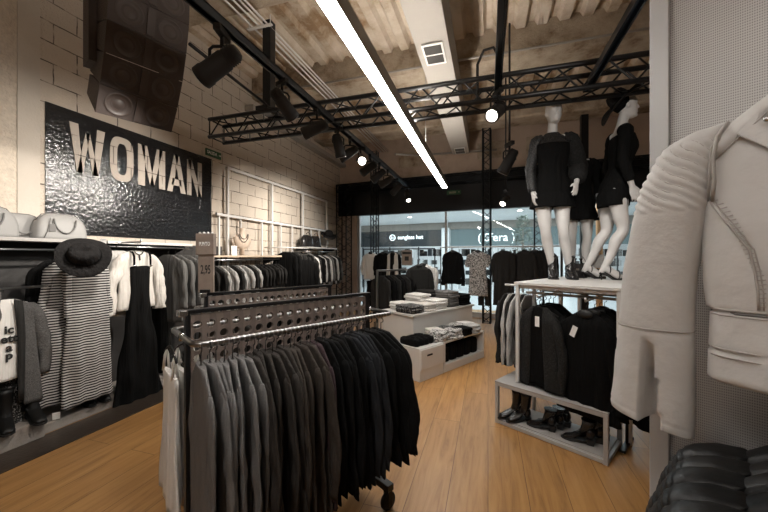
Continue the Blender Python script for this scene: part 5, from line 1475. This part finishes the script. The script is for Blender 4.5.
def folded(nm, lab, x, y, z, w, d, h, mt, rz=0.0, group=None, seed=0, cat='clothes', bulge=1.0, tilt=0.0):
    m = MB(); rings = []; K = 26
    for f, a in ((0,.93),(.12,.99),(.35,1.0),(.65,1.0),(.88,.985),(1.0,.92)):
        R = []
        for k in range(K):
            th_ = 2*PI*k/K
            xx = w/2*a*sgnpow(math.cos(th_),.38); yy = d/2*a*sgnpow(math.sin(th_),.38)
            nz = vnoise(xx*14+seed, yy*14, seed*1.7+f)
            R.append((xx+.008*nz, yy+.008*vnoise(seed, xx*12, f*3), h*f+(h*.35*bulge*vnoise(xx*9, yy*9, seed) if f > .5 else 0)))
        rings.append(R)
    top = [ (px_*.5, py_*.5, pz+h*.18*bulge*(1+vnoise(px_*20, py_*20, seed))) for px_, py_, pz in rings[-1]]
    rings.append(top); rings.append([(px_*.05, py_*.05, pz) for px_, py_, pz in top])
    m.loft(rings, True); p = tb(x, y)
    o = m.build(nm, M[mt], None, (p[0], p[1], z), TH+rz); o.rotation_euler = (tilt,0,TH+rz)
    return tag(o, lab, cat, group)
# stacks on the upper table
stacks = [(-.20,.15,3,'print2','dark patterned'),(-.46,.28,3,'whitecloth','white'),(-.20,.44,3,'creamcloth','cream'),(-.46,.62,6,'whitecloth','second white'),(-.22,.74,4,'whitecloth','front white'),(-.50,.94,7,'charcloth','charcoal'),(-.22,1.04,7,'greycloth','grey'),(-.50,1.28,6,'blackcloth','black'),(-.20,1.34,5,'blackcloth','far black')]
for si, (x, y, n_, mt, wd) in enumerate(stacks):
    for i in range(n_):
        folded('folded_jeans', '%s folded jeans on the white block table, %s from the bottom of their stack' % (wd, ORD[i]), x+.012*math.sin(i*2+si), y+.012*math.cos(i*3+si), .7005+.034*i, .36, .29, .034, mt, .08*math.sin(i*1.9+si), '%s jeans stack on the block table' % wd, si*10+i, 'jeans', .5)
low = [(.30,.18,'print','black and white mottled'),(.17,.28,'creamcloth','cream'),(.34,.42,'print','pale printed'),(.18,.50,'print2','dark printed'),(.34,.66,'blackcloth','black'),(.17,.74,'print','flecked'),(.34,.88,'lightgrey','light grey'),(.20,.98,'whitecloth','white')]
for i, (x, y, mt, wd) in enumerate(low):
    for k in range(3):
        folded('folded_shirt', '%s folded top on the low bench, %s' % (wd, ('bottom of its heap','middle of its heap','top of its heap')[k]), x+.015*math.sin(i+k*2), y+.012*math.cos(i*2+k), .3935+.036*k, .25-.01*k, .24-.01*k, .036, mt, .35*math.sin(i*2.3+k), '%s tops on the low bench' % wd, 50+i*3+k, 'top', 1.0)
for i in range(5):
    folded('folded_trousers', 'black folded trousers under the low bench, %s from its left end' % ORD[i], .26, .24+.17*i, .1005, .26, .155, .20, 'blackcloth', 0, 'black trousers under the low bench', 80+i, 'trousers', .2)
# dark tops lying on the drawer block
for i in range(4):
    folded('folded_scarf', 'black folded scarf on the drawer block, %s from the near rack' % ORD[i], .22, -.30+.085*i, .3945, .30, .09, .075, 'blackcloth', .1*math.sin(i*3), 'black scarves on the drawer block', 90+i, 'scarf', 1.0)
    q = MB()
folded('folded_shirt', 'pale mottled folded top at the right end of the drawer block', .27, .03, .3945, .26, .10, .05, 'print', .1, None, 99, 'top')
# ================================================================== SHOPFRONT AND MALL
SA = math.radians(-5.88); S0 = (XL, 8.9)
def SP(t_, y): return (S0[0]+t_*math.cos(SA)-y*math.sin(SA), S0[1]+t_*math.sin(SA)+y*math.cos(SA))
def sbuild(m, nm, mt): return struct(m.build(nm, mt, None, (S0[0], S0[1], 0), SA))
m = MB(); m.box((4.3,.06,4.15), (9.4,.12,1.5)); sbuild(m, 'wall_back', M['upwall'])
m = MB(); m.box((4.3,-.02,3.075), (9.0,.16,.89)); sbuild(m, 'trim_12', M['fascia'])
m = MB(); m.box((4.3,.02,.06), (9.0,.08,.12)); sbuild(m, 'trim_13', M['whitemetal'])
m = MB(); m.box((4.3,.02,1.375), (9.0,.012,2.51)); sbuild(m, 'window_1', M['glass'])
m = MB()
for x in (.60, 3.1, 5.7, 8.2): m.box((x,.02,1.32), (.05 if x > 1 else .10,.10,2.62))
sbuild(m, 'trim_14', M['greymetal'])
m = MB(); m.box((.22,-.03,1.32),(.72,.10,2.64)); sbuild(m, 'wall_corner', M['upwall'])
# lighter panels on the back wall
m = MB()
for x in (2.2, 4.25, 5.35): m.box((x,-.004,4.05), (.75,.012,.40))
sbuild(m, 'trim_15', M['beam'])
def tower(label, t_, y, z1, w=.22):
    p = SP(t_, y); truss('truss_tower', label, (p[0],p[1],0), (p[0],p[1],z1), w, w, .17, .016, .008, M['bluemetal'], 'truss', )
tower('black truss tower in the left corner beside the shop window', .34, -.36, 3.45, .30)
tower('slim black truss tower rising from behind the left window rail past the fascia', 1.36, -.55, 4.2, .15)
tower('tall black truss tower in front of the fascia left of the mannequins', 4.16, -.62, 4.35, .16)
tower('black truss tower behind the legs of the front mannequin', 5.22, -.56, 3.3, .17)
a = SP(.15,-.32); b = SP(8.3,-.32)
truss('lighting_truss', 'blue-black truss running along the dark fascia over the shop window', (a[0],a[1],3.36), (b[0],b[1],3.36), .22, .20, .22, .018, .008, M['bluemetal'])
p = SP(6.05,-.62); t = thing('ceiling_post', 'square black post between the two mannequins reaching up to the ceiling', 'post', (p[0],p[1],0))
m = MB(); m.cbox((0,0,2.2),(.13,.13,4.4),.005); m.build('shaft', M['blackmetal'], t)
m = MB(); m.cbox((0,0,.02),(.26,.26,.04),.005); m.build('foot_plate', M['blackmetal'], t)
# small exit sign hung on the fascia
p = SP(3.42,-.62); t = thing('exit_sign', 'small dark exit sign hanging by the far end of the long lamp', 'sign', (p[0],p[1],2.98), SA)
m = MB(); m.cbox((0,0,0),(.32,.02,.10),.003); m.build('sign_plate', M['exit'], t)
link('lettering', text_mesh('SALIDA', .06, .001, M['lightwood'], STAND, 0, .8), t, (-.03,-.0112,0))
m = MB(); m.prism([(0,.012),(.03,.012),(.015,-.018)], .002, Matrix.Translation((.105,-.0125,0))); m.build('arrow', M['lightwood'], t)
m = MB(); m.bar((-.1,.0,.05),(-.1,.0,.30),.004); m.bar((.1,.0,.05),(.1,.0,.30),.004); m.build('suspension', M['blackmetal'], t)

# racks in the window
def tube_rack(label, t0, t1, y, z, mt):
    p = SP(t0, y); t = thing('window_rail', label, 'clothes rail', (p[0],p[1],0), SA); L = t1-t0
    m = MB(); m.bar((0,0,z),(L,0,z),.014,10); m.build('rail', M[mt], t)
    for x in (0, L):
        m = MB(); m.bar((x,0,0),(x,0,z),.013,10); m.cbox((x,0,.012),(.05,.45,.024),.004); m.build('upright', M['blackmetal'], t)
    return t
def tpx(px, y):
    r = (px-384)/335; X0, Z0 = -1.273+.393*y, 9.72+.92*y
    return (Z0*r-X0)/(.92+.393*r)
YW = -.85
tube_rack('black tube rail with a white blouse at the left of the shop window', tpx(364,YW), tpx(435,YW), YW, 1.67, 'blackmetal')
tube_rack('white tube rail with a grey print dress in the middle of the shop window', tpx(441,YW), tpx(562,YW), YW, 1.70, 'whitemetal')
def win(o, px, z, label, yaw=0.0, y=YW, group=None):
    p = SP(tpx(px, y), y); place(o, p, z, SA+yaw, label, group); return o
W1, W2 = 1.67-HOOK, 1.70-HOOK
win(top_master('hung_blouse', .66, .2, .21, .05, 'whitecloth', 201, sl=.5, rx=.06, ry=.045), 371, W1, 'white blouse over a black skirt at the left end of the window rail')
o = thing('long_skirt', 'x', 'skirt'); torso_cloth(MB(), .72, .14, .20, .05, 203, .12, .02, top=-.70).build('skirt', M['blackcloth'], o)
m = MB(); m.tube([(0,0,-.70),(0,0,-.02)], .004, 6); m.build('hanging_loop', M['blackcloth'], o)
win(o, 372, W1, 'long black skirt below the white blouse in the window', y=YW-.01)
v = top_master('long_vest', .78, .16, .18, .04, 'creamcloth', 205, sl=0)
m = MB(); torso_cloth(m, .74, .065, .08, .05, 207, .03, .03, yo=-.008); m.build('black_inset', M['blackcloth'], v)
for sg in (-1,1): arm_cloth(MB(), sg, .165, .055, .5, .045, .035, 208, .05).build('sleeve', M['blackcloth'], v)
win(v, 393, W1, 'black and cream vest second from the left on the window rail')
win(top_master('hung_shirt', .7, .18, .19, .04, 'blackcloth', 209, sl=.5), 383, W1, 'black top between the white blouse and the vest', .5)
p = SP(tpx(407,YW-.1), YW-.1); t = thing('price_board', 'small brown price board hanging on the left window rail', 'sign', (p[0],p[1],1.46), SA)
m = MB(); m.cbox((0,0,0),(.26,.014,.36),.003); m.build('board', M['cardwood'], t); m = MB(); m.box((0,-.009,.11),(.22,.004,.05)); m.box((0,-.009,-.02),(.10,.004,.10)); m.build('printed_block', M['ink'], t)
m = MB(); m.tube([(-.08,0,.17),(-.08,.02,.225),(-.08,.1,.222)], .004, 6); m.tube([(.08,0,.17),(.08,.02,.225),(.08,.1,.222)], .004, 6); m.build('hook', M['steel'], t)
win(top_master('hung_shirt', .74, .2, .2, .045, 'blackcloth', 211, sl=.72, rx=.06, ry=.04), 453, W2, 'short black long-sleeved top at the left of the middle window rail')
win(top_master('print_dress', .98, .19, .21, .045, 'print', 213, sl=.30, rx=.075, ry=.045), 478, W2, 'light grey printed tee dress on the middle window rail')
o = thing('hung_trousers', 'x', 'trousers'); 
m = MB()
for sg in (-1,1): arm_cloth(m, sg, .10, .60, .62, .075, .05, 3+sg, .0, cuff=.8)
m.build('legs', M['charcloth'], o); m = MB(); m.tube([(0,0,-.60),(0,0,-.02)], .004, 6); m.build('hanging_loop', M['blackcloth'], o)
win(o, 484, W2, 'dark trousers hanging behind the grey printed dress', y=YW+.10)
win(long_dress('long_coat', 'x', (0,0,0), 0, 'charcloth', 1.16, 0, 215, .21, .22, .62), 504, W2, 'long charcoal coat in the middle of the window rail')
for k, px in enumerate((525, 535, 545)): win(top_master('hung_jacket', .74, .2, .21, .05, ('charcloth','blackknit','blackcloth')[k], 217+k, sl=.6, rx=.06, ry=.045), px, W2, ('charcoal jacket on the window rail, right of the long coat','glitter dark jacket on the window rail, second right of the long coat','black jacket at the right of the window rail by the mannequin boots')[k], -.35)
# free-standing silver rack in front of the window
q0 = RM(-.10, 5.55)
t = thing('silver_rail', 'silver free-standing rail of dark clothes before the left window rail', 'clothes rail', (q0[0],q0[1],0), TH)
m = MB(); m.cbox((0,.44,1.255),(.03,.94,.03),.003); m.build('rail', M['steel'], t)
for y in (-.015, .9):
    m = MB(); m.cbox((0,y,.62),(.03,.03,1.24),.003); m.cbox((0,y,.015),(.5,.03,.03),.003); m.build('upright', M['steel'], t)
for i in range(11):
    o = copy_tree(mj['black' if i % 3 else 'charcoal'] if i < 9 else mj['pale']); place(o, D(q0, .0, .07+.078*i), 1.235-HOOK+.02, TH+.1*math.sin(i*2.3), '%s jacket on the silver free-standing rail, %s from its near end' % ('dark' if i < 9 else 'pale', ORD[i]), 'jackets on the silver free-standing rail')
q1 = RM(.62, 6.0)
t = thing('garment_stand', 'slim stand showing a dark jacket over a white blouse behind the folded jeans', 'stand', (q1[0],q1[1],0), YAW)
m = MB(); m.bar((0,.1,0),(0,.1,1.44),.012); m.lathe([(.16,0),(.16,.012),(.02,.02)],24,Matrix.Translation((0,.1,0))); m.build('pole', M['blackmetal'], t)
m = MB(); m.tube([(0,.1,1.43),(0,-.12,1.43),(0,-.13,1.45)],.008,8); m.build('arm', M['blackmetal'], t)
o = top_master('hung_jacket', .66, .2, .21, .06, 'charcloth', 231, sl=.6, rx=.06, ry=.05); p = RM(.615, 5.90); place(o, p, 1.425-HOOK, YAW, 'dark grey jacket hung on the slim stand behind the folded jeans')
o = top_master('hung_blouse', .62, .21, .23, .05, 'whitecloth', 233, sl=.5, rx=.07, ry=.05); p = RM(.70, 6.02); place(o, p, 1.44-HOOK, YAW-.1, 'white blouse behind the dark jacket on the slim stand')

# ------------------------------------------------------------------ the mall outside
m = MB(); m.box((3,5.2,-.07),(22,10.2,.1)); sbuild(m, 'floor_mall', M['mallfloor'])
m = MB(); m.box((3,3.2,3.0),(22,6.0,.1)); sbuild(m, 'ceiling_mall', M['mallwhite'])
m = MB(); m.box((3,6.05,2.80),(22,.10,.30)); sbuild(m, 'trim_16', M['duct'])
m = MB(); m.box((3,9.9,1.5),(22,.1,3.2)); sbuild(m, 'wall_mall', M['mallwhite'])
m = MB(); m.box((3,7.9,3.0),(22,3.7,.1)); sbuild(m, 'ceiling_shops', M['mallwhite'])
m = MB()
for x in (-2.6, 1.75, 6.3): m.box((x,6.0,1.35),(.32,.3,2.72))
sbuild(m, 'trim_17', M['mallwhite'])
def fac(nm, label, cat, x0, x1, z0, z1, mt):
    p = SP((x0+x1)/2, 6.0); t = thing(nm, label, cat, (p[0],p[1],(z0+z1)/2), SA)
    m = MB(); m.cbox((0,0,0),(x1-x0,.10,z1-z0),.01); m.build('sign_band', M[mt], t); return t
t = fac('shop_sign', 'dark shop sign across the mall with a round logo and white lettering', 'sign', -2.4, 1.55, 1.93, 2.64, 'malldark')
link('lettering', text_mesh('sunglass hut', .25, .004, M['signwhite'], STAND, .004), t, (.56,-.056,.06))
m = MB(); m.tube([(.13*math.cos(2*PI*k/24),0,.13*math.sin(2*PI*k/24)) for k in range(24)], .018, 6, closed=True); m.bar((-.04,0,-.06),(-.04,0,.06),.015); m.bar((.03,0,-.07),(.03,0,.05),.015); lg = m.build('round_logo', M['signwhite'], t, (-.30,-.06,.06))
t = fac('shop_sign', 'teal shop sign across the mall reading ( Sfera ) in white', 'sign', 1.95, 6.1, 1.93, 2.64, 'mallteal')
link('lettering', text_mesh('( Sfera )', .46, .004, M['signwhite'], STAND, .0), t, (-.20,-.056,-.03))
fac('shop_sign', 'plain teal shop sign across the mall behind the right mannequin', 'sign', 6.5, 12.5, 1.93, 2.64, 'mallteal')
m = MB()
for x in (-2.3,-.9,.5,2.0,3.4,4.8,6.5,8,9.5): m.box((x,6.05,.95),(.04,.06,1.92))
sbuild(m, 'trim_18', M['malldark'])
rr = random.Random(3)
for u, (x0, x1, nm_) in enumerate(((-2.2,-.2,'left of the round logo'),(.1,1.5,'under the round logo sign'),(2.1,3.6,'under the left bracket of the teal sign'),(3.8,5.6,'under the lettering of the teal sign'),(6.6,8.6,'behind the right mannequin'))):
    p = SP((x0+x1)/2, 7.2); t = thing('shop_shelving', 'white shelving in the opposite shop, %s' % nm_, 'shelving', (p[0],p[1],-.019), SA); L = x1-x0
    for z in (.2,.65,1.1,1.5,1.85):
        m = MB(); m.box((0,0,z),(L,.35,.03)); m.build('shelf_board', M['mallwhite'], t)
    for s in (-1,1):
        m = MB(); m.box((s*L/2,0,.95),(.04,.35,1.9)); m.build('side_panel', M['mallwhite'], t)
    for iz, z in enumerate((.2,.65,1.1,1.5)):
        x = -L/2+.12
        while x < L/2-.15:
            w = rr.uniform(.12,.24); h_ = rr.uniform(.18,.34); q = SP((x0+x1)/2+x+w/2, 7.16)
            m = MB(); m.cbox((0,0,h_/2),(w*.85,.22,h_),.01)
            tag(m.build('boxed_goods', M[rr.choice(['malldark','blackplastic','grey2','print','mallwhite','charcloth'])], None, (q[0],q[1],-.019+z+.0155), SA), 'shop goods across the mall, %s, %s shelf up' % (nm_, ORD[iz]), 'goods', 'goods on the shelving, %s, %s shelf' % (nm_, ORD[iz]))
            x += w+rr.uniform(.0,.05)
# pale indoor tree and a copper column
p = SP(tpx(523,2.4), 2.4); t = thing('indoor_tree', 'pale leafy indoor tree in a pot out in the mall', 'tree', (p[0],p[1],-.02))
m = MB(); m.lathe([(.001,0),(.20,0),(.26,.45),(.24,.45),(.22,.40),(.001,.40)],24); m.build('pot', M['mallwhite'], t)
m = MB(); m.tube([(0,0,.4),(.02,.01,1.2),(0,0,2.3)], [.035,.028,.01], 8)
for k in range(9):
    a = k*2.4; z = 1.0+.14*k; m.tube([(0,0,z),(.22*math.cos(a),.22*math.sin(a),z+.18)], [.014,.005], 6)
m.build('trunk', M['cardwood'], t)
m = MB(); r2 = random.Random(5)
for k in range(900):
    z = r2.uniform(1.0,2.72); rad = .46*(1-(z-1.0)/1.9)**.6*r2.random()**.5+.03; a = r2.uniform(0,2*PI)
    c = Vector((rad*math.cos(a),rad*math.sin(a),z)); R = Euler((r2.uniform(-1,1),r2.uniform(-1,1),r2.uniform(0,6))).to_matrix(); l_ = r2.uniform(.03,.055)
    m.add([c+R@Vector(v) for v in ((-l_,0,0),(0,-l_*.45,.006),(l_,0,0),(0,l_*.45,.006))], [(0,1,2,3)])
lf = m.build('foliage', M['leaf'], t)
p = SP(tpx(599.5,1.2), 1.2); t = thing('copper_column', 'slim copper coloured column out in the mall between the mannequins', 'column', (p[0],p[1],-.02))
m = MB(); m.lathe([(.075,0),(.075,2.96)],20); m.build('shaft', M['copper'], t); m = MB(); m.lathe([(.11,0),(.11,.06),(.076,.08)],20); m.build('base_ring', M['copper'], t)
for k, (px, yy) in enumerate(((433,1.9),(463,1.7),(410,3.4),(520,3.0))):
    p = SP(tpx(px,yy),yy); t = thing('downlight', 'round mall ceiling downlight, %s from the left' % ['second','third','leftmost','rightmost'][k] if k != 2 else 'leftmost round mall ceiling downlight', 'downlight', (p[0],p[1],2.949), 0, 'mall ceiling downlights')
    m = MB(); m.lathe([(.11,0),(.11,-.012),(.085,-.012),(.085,-.004)],20); m.build('trim_ring', M['mallwhite'], t)
    m = MB(); m.lathe([(.084,-.004),(.0005,-.004)],20); m.build('diffuser', M['lenslit'], t)

# ================================================================== LIGHT
def area(x, y, z, sx, sy, en, col, rot=(0,0,0), name='ceiling_light'):
    ld = bpy.data.lights.new(name,'AREA'); ld.shape = 'RECTANGLE'; ld.size = sx; ld.size_y = sy; ld.energy = en; ld.color = col
    lo = bpy.data.objects.new(name, ld); COL.objects.link(lo); lo.location = (x,y,z); lo.rotation_euler = rot; return lo
p = SP(3.5, 3.0); area(p[0], p[1], 2.92, 11, 4.5, 420, (.90,.97,1), (0,0,SA), 'mall_light')
p = SP(3.5, 7.6); area(p[0], p[1], 2.92, 10, 2.5, 220, (.95,.98,1), (0,0,SA), 'shop_light')
w = bpy.data.worlds.new('World'); SC.world = w; w.use_nodes = True
w.node_tree.nodes['Background'].inputs[0].default_value = (.8,.9,1,1); w.node_tree.nodes['Background'].inputs[1].default_value = .15
for o in [o for o in bpy.data.objects if o.get('label') == 'x']:
    for c in list(o.children_recursive): bpy.data.objects.remove(c)
    bpy.data.objects.remove(o)
# ================================================================== CAMERA
cam = bpy.data.cameras.new('camera'); co = bpy.data.objects.new('camera', cam); COL.objects.link(co)
cam.sensor_width = 36; cam.lens = 335/768*36; cam.clip_start = .05; cam.clip_end = 80
co.location = (0,0,EYE); co.rotation_euler = (PI/2, 0, YAW); SC.camera = co
vs_ = SC.view_settings; vs_.view_transform = 'Standard'; vs_.look = 'None'; vs_.gamma = 1; vs_.exposure = 0.0; vs_.use_curve_mapping = False
SC.cycles.max_bounces = 6; SC.cycles.diffuse_bounces = 4; SC.cycles.transparent_max_bounces = 12
SC.cycles.sample_clamp_indirect = 4.0
